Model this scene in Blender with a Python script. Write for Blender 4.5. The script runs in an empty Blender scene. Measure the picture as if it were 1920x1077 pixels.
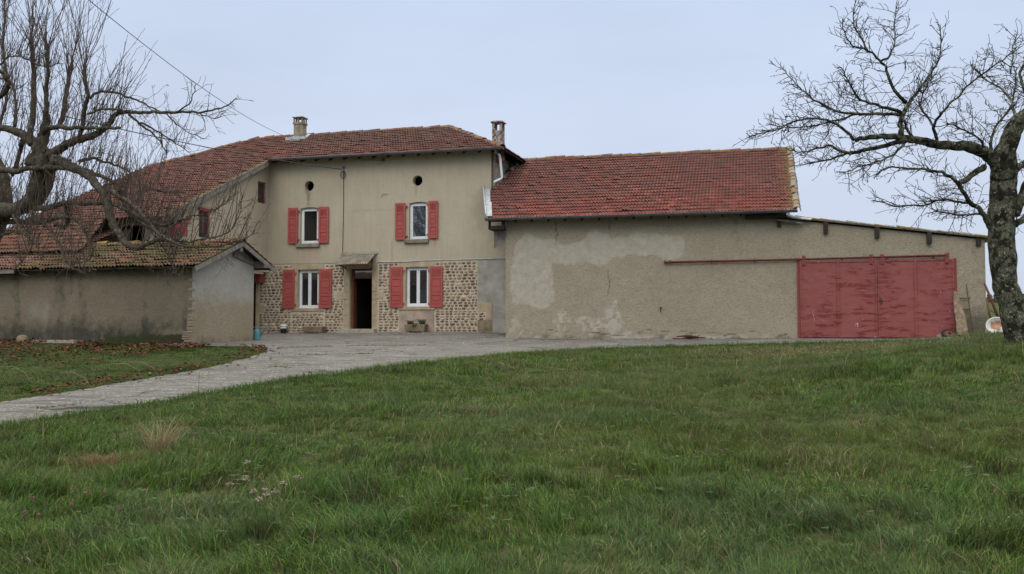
import bpy, bmesh, math, random
import numpy as np
from mathutils import Vector, Matrix
random.seed(7); RS = np.random.RandomState(11)
sc = bpy.context.scene
COL = sc.collection
# ------------------------------------------------------------------ camera
FPX = 1800.0; PITCH = math.atan(81.5/FPX); CP, SP = math.cos(PITCH), math.sin(PITCH)
cam_d = bpy.data.cameras.new('camera'); cam = bpy.data.objects.new('camera', cam_d); COL.objects.link(cam)
cam_d.sensor_width = 36.0; cam_d.lens = FPX/1920*36.0; cam_d.clip_start = 0.1; cam_d.clip_end = 2000
cam.location = (0, 0, 1.6); cam.rotation_euler = (math.pi/2+PITCH, 0, 0)
sc.camera = cam
# ------------------------------------------------------------------ world: overcast daylight
SUN_EL, SUN_AZ = math.radians(38), math.radians(200)     # soft light from behind the camera, slightly left
w = bpy.data.worlds.new("World"); sc.world = w; w.use_nodes = True
nt = w.node_tree; nt.nodes.clear()
N = nt.nodes.new; L = nt.links.new
out = N('ShaderNodeOutputWorld'); bg = N('ShaderNodeBackground'); bg.inputs['Strength'].default_value = 0.10
sky = N('ShaderNodeTexSky'); sky.sky_type = 'NISHITA'; sky.sun_disc = False
sky.sun_elevation = SUN_EL; sky.sun_rotation = SUN_AZ; sky.air_density = 1.0; sky.dust_density = 1.0
tc = N('ShaderNodeTexCoord'); sep = N('ShaderNodeSeparateXYZ'); L(tc.outputs['Generated'], sep.inputs[0])
mr = N('ShaderNodeMapRange'); mr.inputs['From Min'].default_value = 0.0; mr.inputs['From Max'].default_value = 1.0
mr.inputs['To Min'].default_value = 0.0; mr.inputs['To Max'].default_value = 1.0; L(sep.outputs['Z'], mr.inputs['Value'])
cr = N('ShaderNodeValToRGB'); L(mr.outputs[0], cr.inputs[0])
els = cr.color_ramp.elements
els[0].position = 0.0; els[0].color = (5.9/12, 6.55/12, 8.0/12, 1)
els[1].position = 1.0; els[1].color = (2.25, 2.18, 2.08, 1)
e = els.new(0.16); e.color = (6.4/12, 7.15/12, 8.7/12, 1)
e = els.new(0.33); e.color = (6.15/12, 7.2/12, 9.1/12, 1)
e = els.new(0.55); e.color = (1.25, 1.28, 1.32, 1)
nz = N('ShaderNodeTexNoise'); nz.inputs['Scale'].default_value = 2.2; nz.inputs['Detail'].default_value = 4
mp = N('ShaderNodeMapping'); mp.inputs['Scale'].default_value = (1, 1, 3.5); L(tc.outputs['Generated'], mp.inputs[0]); L(mp.outputs[0], nz.inputs['Vector'])
nr = N('ShaderNodeMapRange'); nr.inputs['From Min'].default_value = .3; nr.inputs['From Max'].default_value = .7
nr.inputs['To Min'].default_value = 11.2; nr.inputs['To Max'].default_value = 12.8; L(nz.outputs['Fac'], nr.inputs['Value'])
sc_ = N('ShaderNodeVectorMath'); sc_.operation = 'SCALE'; L(cr.outputs[0], sc_.inputs[0]); L(nr.outputs[0], sc_.inputs['Scale'])
mx = N('ShaderNodeMix'); mx.data_type = 'RGBA'; mx.inputs['Factor'].default_value = 0.93
L(sky.outputs[0], mx.inputs['A']); L(sc_.outputs[0], mx.inputs['B'])
L(mx.outputs['Result'], bg.inputs['Color']); L(bg.outputs[0], out.inputs[0])
sd = bpy.data.lights.new('sun', 'SUN'); so = bpy.data.objects.new('sun', sd); COL.objects.link(so)
sd.energy = 0.8; sd.angle = math.radians(32); sd.color = (1, .96, .9)
so.rotation_euler = (math.pi/2-SUN_EL, 0, -SUN_AZ+math.pi)
so.location = (0, -20, 40)
sc.view_settings.view_transform = 'Standard'; sc.view_settings.look = 'None'
sc.view_settings.exposure = 0.0; sc.view_settings.gamma = 1.0
sc.cycles.max_bounces = 6; sc.cycles.transparent_max_bounces = 6
# ------------------------------------------------------------------ frames
def ray(px, py):
    a = (px-960)/FPX; b = (538.5-py)/FPX
    return (a, CP-b*SP, SP+b*CP)
def at(px, py, Y):
    d = ray(px, py); t = Y/d[1]
    return Vector((d[0]*t, Y, 1.6+d[2]*t))
class Fr:                                     # a vertical wall plane: u along it, z up, o out of it
    def __init__(s, ox, oy, th):
        t = math.radians(th); s.ox, s.oy = ox, oy
        s.e = (math.cos(t), -math.sin(t)); s.n = (-math.sin(t), -math.cos(t))
    def P(s, u, z, o=0):
        return Vector((s.ox+s.e[0]*u+s.n[0]*o, s.oy+s.e[1]*u+s.n[1]*o, z))
    def uz(s, px, py, o=0):
        d = ray(px, py); dn = d[0]*s.n[0]+d[1]*s.n[1]
        t = (o+s.ox*s.n[0]+s.oy*s.n[1])/dn
        return ((d[0]*t-s.ox)*s.e[0]+(d[1]*t-s.oy)*s.e[1], 1.6+t*d[2])
    def sub(s, u, o, th):
        p = s.P(u, 0, o); return Fr(p.x, p.y, th)
H = Fr(-5.49, 35.3, 16)                        # farmhouse front
B = Fr(-.21, 31.9, 14)                         # barn front
S = Fr(-8.67, 26.0, 16)                        # outbuilding long wall (u to the left is negative)
G = Fr(-8.67, 26.0, 16-90)                     # outbuilding gable, u runs away from the camera
# ------------------------------------------------------------------ mesh helpers
class MB:
    """collects vertices and faces, with optional per-face colour"""
    def __init__(s): s.v = []; s.f = []; s.c = []; s.uv = None
    def add(s, vs, fs, col=None):
        b = len(s.v); s.v += [tuple(v) for v in vs]
        s.f += [tuple(i+b for i in f) for f in fs]
        s.c += [col]*len(fs)
    def hexa(s, p, col=None):                  # 8 points: 0-3 bottom ring, 4-7 top ring
        s.add(p, [(0,3,2,1),(4,5,6,7),(0,1,5,4),(1,2,6,5),(2,3,7,6),(3,0,4,7)], col)
    def fbox(s, F, u0, u1, z0, z1, o0, o1, col=None, dz=0, du=0):
        s.hexa([F.P(u0,z0,o0),F.P(u1,z0+dz,o0),F.P(u1,z0+dz,o1),F.P(u0,z0,o1),
                F.P(u0+du,z1,o0),F.P(u1+du,z1+dz,o0),F.P(u1+du,z1+dz,o1),F.P(u0+du,z1,o1)], col)
    def beam(s, a, b, wd, ht, col=None):       # rectangular bar between two points
        a, b = Vector(a), Vector(b); d = (b-a).normalized()
        x = d.cross(Vector((0,0,1)))
        if x.length < 1e-4: x = Vector((1,0,0))
        x.normalize(); y = x.cross(d)
        x *= wd/2; y *= ht/2
        s.hexa([a-x-y,a+x-y,a+x+y,a-x+y,b-x-y,b+x-y,b+x+y,b-x+y], col)
    def tube(s, pts, rad, n=8, col=None, cap=True):
        pts = [Vector(p) for p in pts]
        if not hasattr(rad, '__len__'): rad = [rad]*len(pts)
        vs = []; t0 = (pts[1]-pts[0]).normalized()
        x = t0.cross(Vector((0,0,1)))
        if x.length < .05: x = t0.cross(Vector((1,0,0)))
        x.normalize()
        for i, p in enumerate(pts):
            if i == 0: t = t0
            elif i == len(pts)-1: t = (pts[i]-pts[i-1])
            else: t = (pts[i+1]-pts[i-1])
            if t.length < 1e-6: t = t0
            t = t.normalized(); x = (x-t*x.dot(t))
            if x.length < 1e-4: x = t.orthogonal()
            x.normalize(); y = t.cross(x)
            for k in range(n):
                a = 2*math.pi*k/n
                vs.append(p+(x*math.cos(a)+y*math.sin(a))*rad[i])
        fs = []
        for i in range(len(pts)-1):
            for k in range(n):
                k2 = (k+1) % n
                fs.append((i*n+k, i*n+k2, (i+1)*n+k2, (i+1)*n+k))
        if cap:
            fs.append(tuple(range(n-1, -1, -1))); m = (len(pts)-1)*n; fs.append(tuple(m+k for k in range(n)))
        s.add(vs, fs, col)
    def lathe(s, c, prof, n=16, col=None, M=None):   # prof [(r,z)], optional orientation matrix
        vs = []
        for r, z in prof:
            for k in range(n):
                a = 2*math.pi*k/n; v = Vector((r*math.cos(a), r*math.sin(a), z))
                if M: v = M @ v
                vs.append(Vector(c)+v)
        fs = []
        for i in range(len(prof)-1):
            for k in range(n):
                k2 = (k+1) % n; fs.append((i*n+k, i*n+k2, (i+1)*n+k2, (i+1)*n+k))
        fs.append(tuple(range(n-1,-1,-1))); m = (len(prof)-1)*n; fs.append(tuple(m+k for k in range(n)))
        s.add(vs, fs, col)
ORG = {}
def tag(o, label=None, cat=None, group=None, kind=None):
    if label: o['label'] = label
    if cat: o['category'] = cat
    if group: o['group'] = group
    if kind: o['kind'] = kind
    return o
def thing(name, loc, label, cat, group=None):
    o = bpy.data.objects.new(name, None); COL.objects.link(o); o.location = loc; o.empty_display_size = .2
    ORG[o.name] = Vector(loc); return tag(o, label, cat, group)
def link(name, me, mat, parent=None, smooth=False, loc=None):
    org = ORG[parent.name] if parent is not None else (Vector(loc) if loc is not None else Vector((0,0,0)))
    if org.length > 0: me.transform(Matrix.Translation(-org))
    if smooth:
        me.polygons.foreach_set('use_smooth', [True]*len(me.polygons))
    if mat:
        for m in (mat if isinstance(mat, list) else [mat]): me.materials.append(m)
    o = bpy.data.objects.new(name, me); COL.objects.link(o)
    ORG[o.name] = org
    if parent is not None: o.parent = parent
    else: o.location = org
    return o
def build(name, mb, mat, parent=None, smooth=False, loc=None, bevel=0):
    me = bpy.data.meshes.new(name); me.from_pydata(mb.v, [], mb.f)
    if any(c is not None for c in mb.c):
        ca = me.color_attributes.new('Col', 'FLOAT_COLOR', 'CORNER')
        arr = np.zeros((len(me.loops), 4), dtype=np.float32); k = 0
        for f, c in zip(mb.f, mb.c):
            c = c or (.5,.5,.5)
            arr[k:k+len(f)] = (c[0], c[1], c[2], 1); k += len(f)
        ca.data.foreach_set('color', arr.ravel())
    me.update()
    o = link(name, me, mat, parent, smooth, loc)
    if bevel:
        b = o.modifiers.new('bevel', 'BEVEL'); b.width = bevel; b.segments = 2; b.limit_method = 'ANGLE'
    return o
def fill_wall(F, outer, holes=(), reveal=.2, o=0.0):
    """planar wall with real openings (and their reveals); UV in metres"""
    bm = bmesh.new(); uvl = bm.loops.layers.uv.new('UVMap')
    info = {}
    def loop(pts):
        vs = [bm.verts.new(F.P(u, z, o)) for u, z in pts]
        for v, q in zip(vs, pts): info[v] = q
        return vs, [bm.edges.new((vs[i], vs[(i+1) % len(vs)])) for i in range(len(vs))]
    es = []; hv = []
    _, e1 = loop(outer); es += e1
    for h in holes:
        v, e2 = loop(h); es += e2; hv.append((v, h))
    bmesh.ops.triangle_fill(bm, edges=es, use_beauty=True)
    nrm = Vector((F.n[0], F.n[1], 0))
    for f in bm.faces:
        f.normal_update()
        if f.normal.dot(nrm) < 0: f.normal_flip()
        for l in f.loops: l[uvl].uv = info[l.vert]
    for v, h in hv:
        back = [bm.verts.new(F.P(u, z, o-reveal)) for u, z in h]
        for i in range(len(v)):
            j = (i+1) % len(v); f = bm.faces.new((v[i], v[j], back[j], back[i]))
            for l, q in zip(f.loops, (h[i], h[j], h[j], h[i])): l[uvl].uv = q
    me = bpy.data.meshes.new('w'); bm.to_mesh(me); bm.free()
    return me
def rect(u0, u1, z0, z1): return [(u0,z0),(u1,z0),(u1,z1),(u0,z1)]
def circ(u, z, r, n=28): return [(u+r*math.cos(2*math.pi*k/n), z+r*math.sin(2*math.pi*k/n)) for k in range(n)]
def arch(u0, u1, z0, z1, rise, n=8):
    p = [(u0,z0),(u1,z0)]
    for k in range(n+1):
        t = k/n; p.append((u1+(u0-u1)*t, z1+rise*math.sin(math.pi*t)-0))
    return p
# lattice noise in numpy
_L = RS.rand(64, 64)
def vnoise(x, y, s=1.0, seed=0):
    x = np.asarray(x)*s+seed*17.3; y = np.asarray(y)*s+seed*7.9
    xi = np.floor(x).astype(int); yi = np.floor(y).astype(int); fx = x-xi; fy = y-yi
    fx = fx*fx*(3-2*fx); fy = fy*fy*(3-2*fy)
    g = lambda a, b: _L[a % 64, b % 64]
    return (g(xi,yi)*(1-fx)+g(xi+1,yi)*fx)*(1-fy)+(g(xi,yi+1)*(1-fx)+g(xi+1,yi+1)*fx)*fy
def fbm(x, y, s=1.0, seed=0, o=3):
    r = 0; a = .5; t = 0
    for k in range(o):
        r = r+a*vnoise(x, y, s*2**k, seed+k*3); t += a; a *= .5
    return r/t
def inpoly(x, y, P):
    x = np.asarray(x); y = np.asarray(y); c = np.zeros(x.shape, bool); n = len(P)
    for i in range(n):
        x0, y0 = P[i]; x1, y1 = P[(i+1) % n]
        if y0 == y1: continue
        m = ((y0 > y) != (y1 > y)) & (x < (x1-x0)*(y-y0)/(y1-y0)+x0)
        c ^= m
    return c
def sdist(x, y, P):                            # signed distance, positive inside
    x = np.asarray(x, float); y = np.asarray(y, float); d = np.full(x.shape, 1e9); n = len(P)
    for i in range(n):
        x0, y0 = P[i]; x1, y1 = P[(i+1) % n]; dx, dy = x1-x0, y1-y0
        t = np.clip(((x-x0)*dx+(y-y0)*dy)/(dx*dx+dy*dy+1e-9), 0, 1)
        d = np.minimum(d, np.hypot(x-x0-t*dx, y-y0-t*dy))
    return np.where(inpoly(x, y, P), d, -d)
# ------------------------------------------------------------------ material helpers
class MT:
    def __init__(s, name, rough=.9, spec=.3):
        s.m = bpy.data.materials.new(name); s.m.use_nodes = True; s.nt = s.m.node_tree
        s.b = s.nt.nodes['Principled BSDF']; s.b.inputs['Roughness'].default_value = rough
        s.b.inputs['Specular IOR Level'].default_value = spec
    def n(s, t, **k):
        x = s.nt.nodes.new('ShaderNode'+t)
        for a, v in k.items():
            if a[0] == '_': setattr(x, a[1:], v)
            else: x.inputs[a.replace('__', ' ')].default_value = v
        return x
    def l(s, a, b): s.nt.links.new(a, b)
    def coord(s, kind='Object', scale=(1,1,1), rot=(0,0,0)):
        t = s.n('TexCoord'); m = s.n('Mapping'); m.inputs['Scale'].default_value = scale; m.inputs['Rotation'].default_value = rot
        s.l(t.outputs[kind], m.inputs[0]); return m.outputs[0]
    def noise(s, co, scale, detail=4, rough=.55, lo=0., hi=1., dist=0.):
        x = s.n('TexNoise', Scale=scale, Detail=detail, Roughness=rough, Distortion=dist); s.l(co, x.inputs['Vector'])
        return s.rng(x.outputs['Fac'], lo, hi)
    def rng(s, v, lo, hi, a=0., b=1.):
        m = s.n('MapRange'); m.inputs['From Min'].default_value = lo; m.inputs['From Max'].default_value = hi
        m.inputs['To Min'].default_value = a; m.inputs['To Max'].default_value = b; m.interpolation_type = 'LINEAR'
        s.l(v, m.inputs['Value']); return m.outputs[0]
    def math(s, op, a, b=None):
        m = s.n('Math', _operation=op)
        for i, v in enumerate((a, b)):
            if v is None: continue
            if isinstance(v, (int, float)): m.inputs[i].default_value = v
            else: s.l(v, m.inputs[i])
        return m.outputs[0]
    def mix(s, f, a, b, blend='MIX'):
        m = s.n('Mix', _data_type='RGBA', _blend_type=blend)
        for i, v in (('Factor', f), ('A', a), ('B', b)):
            sock = [q for q in m.inputs if q.name == i and (q.type == 'VALUE' if i == 'Factor' else q.type == 'RGBA')][0]
            if isinstance(v, (int, float)): sock.default_value = v
            elif isinstance(v, tuple): sock.default_value = (v+(1,))[:4]
            else: s.l(v, sock)
        return [q for q in m.outputs if q.type == 'RGBA'][0]
    def attr(s, name):
        a = s.n('Attribute', _attribute_name=name); return a
    def sep(s, v):
        x = s.n('SeparateXYZ'); s.l(v, x.inputs[0]); return x.outputs
    def bump(s, h, strength=.3, dist=.02, prev=None):
        b = s.n('Bump', Strength=strength, Distance=dist); s.l(h, b.inputs['Height'])
        if prev is not None: s.l(prev, b.inputs['Normal'])
        s.l(b.outputs[0], s.b.inputs['Normal']); return b.outputs[0]
    def color(s, c):
        if isinstance(c, tuple): s.b.inputs['Base Color'].default_value = (c+(1,))[:4]
        else: s.l(c, s.b.inputs['Base Color'])
        return s.m
def simple(name, col, rough=.7, var=.25, scale=6., metal=0., bump=0., spec=.3, bs=40.):
    t = MT(name, rough, spec); co = t.coord()
    f = t.noise(co, scale, 5, .6, .3, .7)
    d = tuple(c*(1-var) for c in col); h = tuple(min(1, c*(1+var*.6)) for c in col)
    t.color(t.mix(f, d, h)); t.b.inputs['Metallic'].default_value = metal
    if bump: t.bump(t.noise(co, bs, 3), bump, .01)
    return t.m
def attr_mat(name, rough=.85, var=.2, scale=20., trans=0., bump=0., spec=.2):
    t = MT(name, rough, spec); a = t.attr('Col'); co = t.coord()
    f = t.noise(co, scale, 4, .6, .3, .7, )
    c = t.mix(f, t.mix(1.0, a.outputs['Color'], (1-var,1-var,1-var), 'MULTIPLY'), t.mix(1.0, a.outputs['Color'], (1+var,1+var,1+var), 'MULTIPLY'))
    t.color(c)
    if bump: t.bump(t.noise(co, scale*3, 3), bump, .01)
    if trans:
        o = t.nt.nodes['Material Output']; tr = t.n('BsdfTranslucent'); mxs = t.n('MixShader', Fac=trans)
        t.l(c, tr.inputs['Color']); t.l(t.b.outputs[0], mxs.inputs[1]); t.l(tr.outputs[0], mxs.inputs[2]); t.l(mxs.outputs[0], o.inputs['Surface'])
    return t.m
# ------------------------------------------------------------------ materials
def blob(t, uv, cu, cz, ru, rz, nz=None):
    s = t.sep(uv)
    a = t.math('DIVIDE', t.math('SUBTRACT', s[0], cu), ru); b = t.math('DIVIDE', t.math('SUBTRACT', s[1], cz), rz)
    d = t.math('SQRT', t.math('ADD', t.math('MULTIPLY', a, a), t.math('MULTIPLY', b, b)))
    if nz is not None: d = t.math('ADD', d, nz)
    return t.rng(d, 1.15, .35)
def house_plaster():
    t = MT('house_plaster', .95, .15); uv = t.coord('UV'); ob = t.coord()
    big = t.noise(ob, .5, 5, .6, .3, .7); fine = t.noise(ob, 9, 5, .65, .25, .75)
    streak = t.noise(t.coord('UV', (5, .45, 1)), 1.6, 5, .6, .4, .75)
    c = t.mix(big, (.385,.335,.245), (.475,.42,.315))
    c = t.mix(t.math('MULTIPLY', fine, .35), c, (.33,.285,.205))
    c = t.mix(t.math('MULTIPLY', streak, .35), c, (.50,.455,.35))
    wob = t.noise(ob, 3.5, 4, .6, .3, .7); wob = t.rng(wob, 0, 1, -.5, .5)
    for cu, cz, ru, rz, col, k in STAINS:
        c = t.mix(t.math('MULTIPLY', blob(t, uv, cu, cz, ru, rz, wob), k), c, col)
    t.color(c)
    b = t.bump(t.noise(ob, 55, 4, .7), .35, .012); t.bump(t.noise(ob, 3, 3), .25, .05, b); return t.m
u_, z_ = H.uz(578, 372); u2, z2 = H.uz(780, 362); u3, z3 = H.uz(737, 470); u4, z4 = H.uz(598, 470); u5, z5 = H.uz(905, 400)
STAINS = [(u_, z_, .07, .36, (.17,.15,.12), .7), (u_, z_+.22, .16, .14, (.2,.17,.13), .55), (u2, z2+.1, .06, .3, (.25,.22,.17), .5),
          (u3-.05, z3, .05, .45, (.42,.20,.15), .55), (u4-.3, z4-.15, .5, .28, (.42,.27,.20), .45), (u5, z5, .5, 1.0, (.30,.27,.21), .45),
          (H.uz(815,455)[0], H.uz(815,455)[1], .06, .25, (.42,.2,.15), .5), (H.uz(690,395)[0], H.uz(690,395)[1], 1.1, .05, (.33,.28,.21), .4),
          (H.uz(940,440)[0], H.uz(940,440)[1], .3, .6, (.24,.22,.18), .6)]
M_house = house_plaster()
def mask_plaster(name, base, base2, patch, dark, moss, grain=1.0):
    """roughcast wall; vertex attribute Msk: r = repair patch, g = dirt, b = moss"""
    t = MT(name, .95, .12); ob = t.coord(); a = t.attr('Msk')
    sp = t.n('SeparateColor'); t.l(a.outputs['Color'], sp.inputs[0])
    big = t.noise(ob, .7, 5, .65, .3, .7); fine = t.noise(ob, 14, 5, .7, .3, .7); brk = t.noise(ob, 5, 6, .7, .3, .7)
    c = t.mix(big, base, base2)
    c = t.mix(t.math('MULTIPLY', fine, .4), c, tuple(x*.62 for x in base))
    pit = t.math('MULTIPLY', t.noise(t.coord('Object', (1,1,1.9)), 12, 6, .8, .50, .60), t.math('SUBTRACT', 1.0, t.math('MULTIPLY', sp.outputs[0], .8)))
    c = t.mix(t.math('MULTIPLY', pit, 1.0*min(.45,.6*grain)), c, tuple(x*.5 for x in base))
    jit = t.rng(brk, 0, 1, -.42, .30)
    pm = t.rng(t.math('ADD', sp.outputs[0], jit), .20, .85)
    pc = t.mix(t.noise(ob, 6, 5, .65, .3, .7), tuple(x*.84 for x in patch), patch)
    c = t.mix(t.math('MULTIPLY', pm, .85), c, pc)
    c = t.mix(t.rng(t.math('ADD', sp.outputs[1], t.rng(brk, 0, 1, -.3, .3)), .25, .95), c, dark)
    c = t.mix(t.rng(t.math('ADD', sp.outputs[2], t.rng(brk, 0, 1, -.35, .35)), .35, .85), c, moss)
    t.color(c)
    r = t.noise(ob, 26, 5, .7); sm = t.math('SUBTRACT', 1.0, t.math('MULTIPLY', pm, .7))
    h = t.math('MULTIPLY', r, sm)
    b = t.bump(h, .8*grain, .03); t.bump(t.math('MULTIPLY', t.noise(ob, 70, 3), sm), .5*grain, .01, b); return t.m
M_barn = mask_plaster('barn_roughcast', (.325,.283,.208), (.40,.35,.262), (.44,.41,.345), (.13,.115,.085), (.17,.155,.05))
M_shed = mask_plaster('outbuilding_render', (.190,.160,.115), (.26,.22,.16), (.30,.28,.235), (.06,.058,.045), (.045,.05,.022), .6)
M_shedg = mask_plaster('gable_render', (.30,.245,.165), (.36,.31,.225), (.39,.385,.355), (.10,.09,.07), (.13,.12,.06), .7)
M_grey = simple('grey_cement', (.33,.315,.275), .95, .3, 2.5, bump=.3)
M_mort = simple('lime_mortar', (.48,.43,.34), .95, .25, 8, bump=.5)
M_cut = simple('cut_sandstone', (.40,.32,.215), .92, .3, 3.0, bump=.35)
M_pink = simple('pink_stained_cement', (.40,.31,.25), .95, .35, 2.2, bump=.3)
M_cob = attr_mat('cobble', .75, .3, 25, bump=.2)
def paint(name, c, chip, rough=.6, amt=.25):
    t = MT(name, rough, .3); ob = t.coord()
    f = t.noise(ob, 2.0, 5, .6, .3, .7); g = t.noise(t.coord('Object', (1,1,.4)), 22, 6, .75, .66, .72)
    k = t.mix(f, tuple(x*.86 for x in c), tuple(x*1.08 for x in c))
    oi = t.n('ObjectInfo'); k = t.mix(t.rng(oi.outputs['Random'], 0, 1, 0, .38), k, tuple(x*.72+.03 for x in c))
    t.color(t.mix(t.math('MULTIPLY', g, amt*2), k, chip)); t.bump(t.noise(ob, 60, 3), .15, .004); return t.m
M_red = paint('red_shutter_paint', (.37,.078,.068), (.2,.06,.05))
M_red2 = paint('faded_red_paint', (.24,.045,.042), (.12,.05,.045))
M_white = simple('white_plastic', (.72,.73,.74), .35, .08, 3)
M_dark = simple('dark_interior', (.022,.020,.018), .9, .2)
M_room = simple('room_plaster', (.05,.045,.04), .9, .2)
M_zinc = simple('weathered_zinc', (.13,.135,.14), .5, .35, 5, metal=.5)
M_zincl = simple('pale_zinc_flashing', (.42,.45,.47), .55, .3, 6, metal=.3)
M_wood = simple('grey_weathered_wood', (.21,.19,.165), .9, .4, 7, bump=.4)
M_woodd = simple('dark_old_wood', (.036,.029,.025), .9, .4, 7, bump=.4)
M_brown = simple('brown_door_wood', (.13,.05,.028), .6, .3, 7)
M_plank = simple('raw_plank', (.25,.185,.125), .85, .55, 11, bump=.4)
M_rust = simple('rusty_iron', (.12,.05,.035), .85, .4, 14, bump=.3)
M_black = simple('black_rubber', (.02,.02,.022), .7, .2)
M_cable = simple('cable_sheath', (.035,.033,.032), .6, .1)
M_conc = simple('old_concrete', (.36,.33,.27), .95, .3, 6, bump=.4)
M_trough = simple('mossy_stone_trough', (.235,.19,.12), .95, .4, 5, bump=.6)
M_fibre = simple('lichened_fibre_cement', (.24,.215,.165), .95, .45, 4, bump=.4)
def glass_mat(name, refl, tint=(.012,.014,.017)):
    t = MT(name, .15, .5); t.color(tint); g = t.n('BsdfGlossy', Roughness=.015); g.inputs['Color'].default_value = (.9,.95,1,1)
    m = t.n('MixShader', Fac=refl); t.l(t.b.outputs[0], m.inputs[1]); t.l(g.outputs[0], m.inputs[2])
    t.l(m.outputs[0], t.nt.nodes['Material Output'].inputs['Surface']); return t.m
M_glass = glass_mat('window_glass', .13); M_glass2 = glass_mat('bright_window_glass', .26, (.03,.035,.04))
def tile_mat(name, cols, lich=(.22,.145,.055), moss=(.075,.068,.028), grey=(.16,.13,.10), greyamt=.4, row=.27, per=.214):
    t = MT(name, .9, .15); uv = t.coord('UV'); s = t.sep(uv); ob = t.coord()
    cu = t.math('FLOOR', t.math('DIVIDE', s[0], per)); cv = t.math('FLOOR', t.math('DIVIDE', s[1], row))
    cb = t.n('CombineXYZ'); t.l(cu, cb.inputs[0]); t.l(cv, cb.inputs[1])
    wn = t.n('TexWhiteNoise', _noise_dimensions='2D'); t.l(cb.outputs[0], wn.inputs['Vector'])
    rp = t.n('ValToRGB'); el = rp.color_ramp.elements; rp.color_ramp.interpolation = 'LINEAR'
    for i, c in enumerate(cols):
        q = el[i] if i < 2 else el.new(0.5)
        q.color = c+(1,)
    for i in range(len(cols)): el[i].position = i/(len(cols)-1)
    # positions were reassigned in order, so colours follow
    for i, c in enumerate(cols): el[i].color = c+(1,)
    t.l(wn.outputs['Value'], rp.inputs[0])
    a = t.attr('Msk'); sp = t.n('SeparateColor'); t.l(a.outputs['Color'], sp.inputs[0])
    fine = t.noise(ob, 22, 5, .7, .3, .7); big = t.noise(ob, 1.1, 5, .65, .3, .7); mid = t.noise(ob, 6, 5, .7, .35, .65)
    c = t.mix(t.math('MULTIPLY', fine, .45), rp.outputs[0], tuple(x*.5 for x in cols[0]))
    gm = t.math('MULTIPLY', t.math('MULTIPLY', mid, t.rng(t.math('ADD', big, sp.outputs[1]), .3, 1.1)), greyamt*1.8)
    c = t.mix(gm, c, grey)
    nl = t.noise(ob, 9, 6, .75, .3, .7)
    c = t.mix(t.rng(t.math('ADD', sp.outputs[0], t.rng(nl, 0, 1, -.45, .45)), .35, .7), c, t.mix(fine, tuple(x*.55 for x in lich), lich))
    c = t.mix(t.rng(t.math('ADD', sp.outputs[2], t.rng(nl, 0, 1, -.45, .45)), .4, .7), c, moss)
    sk = t.noise(ob, 30, 3, .5, .68, .74)
    c = t.mix(t.math('MULTIPLY', sk, .35), c, (.42,.38,.32))
    t.color(c); t.bump(t.noise(ob, 45, 4), .35, .01); return t.m
M_tileH = tile_mat('weathered_house_tiles', [(.135,.049,.038),(.175,.064,.048),(.21,.077,.058),(.11,.052,.041),(.165,.065,.052),(.25,.115,.092)], greyamt=.62, grey=(.085,.066,.053))
M_tileB = tile_mat('red_barn_tiles', [(.175,.046,.036),(.235,.062,.047),(.27,.074,.056),(.155,.05,.04),(.245,.066,.05),(.31,.11,.088)], greyamt=.60, grey=(.085,.060,.050))
M_tileS = tile_mat('mossy_outbuilding_tiles', [(.15,.06,.045),(.20,.08,.055),(.24,.09,.065),(.12,.06,.045),(.19,.08,.06),(.28,.13,.1)], lich=(.155,.115,.028), greyamt=.5)
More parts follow.
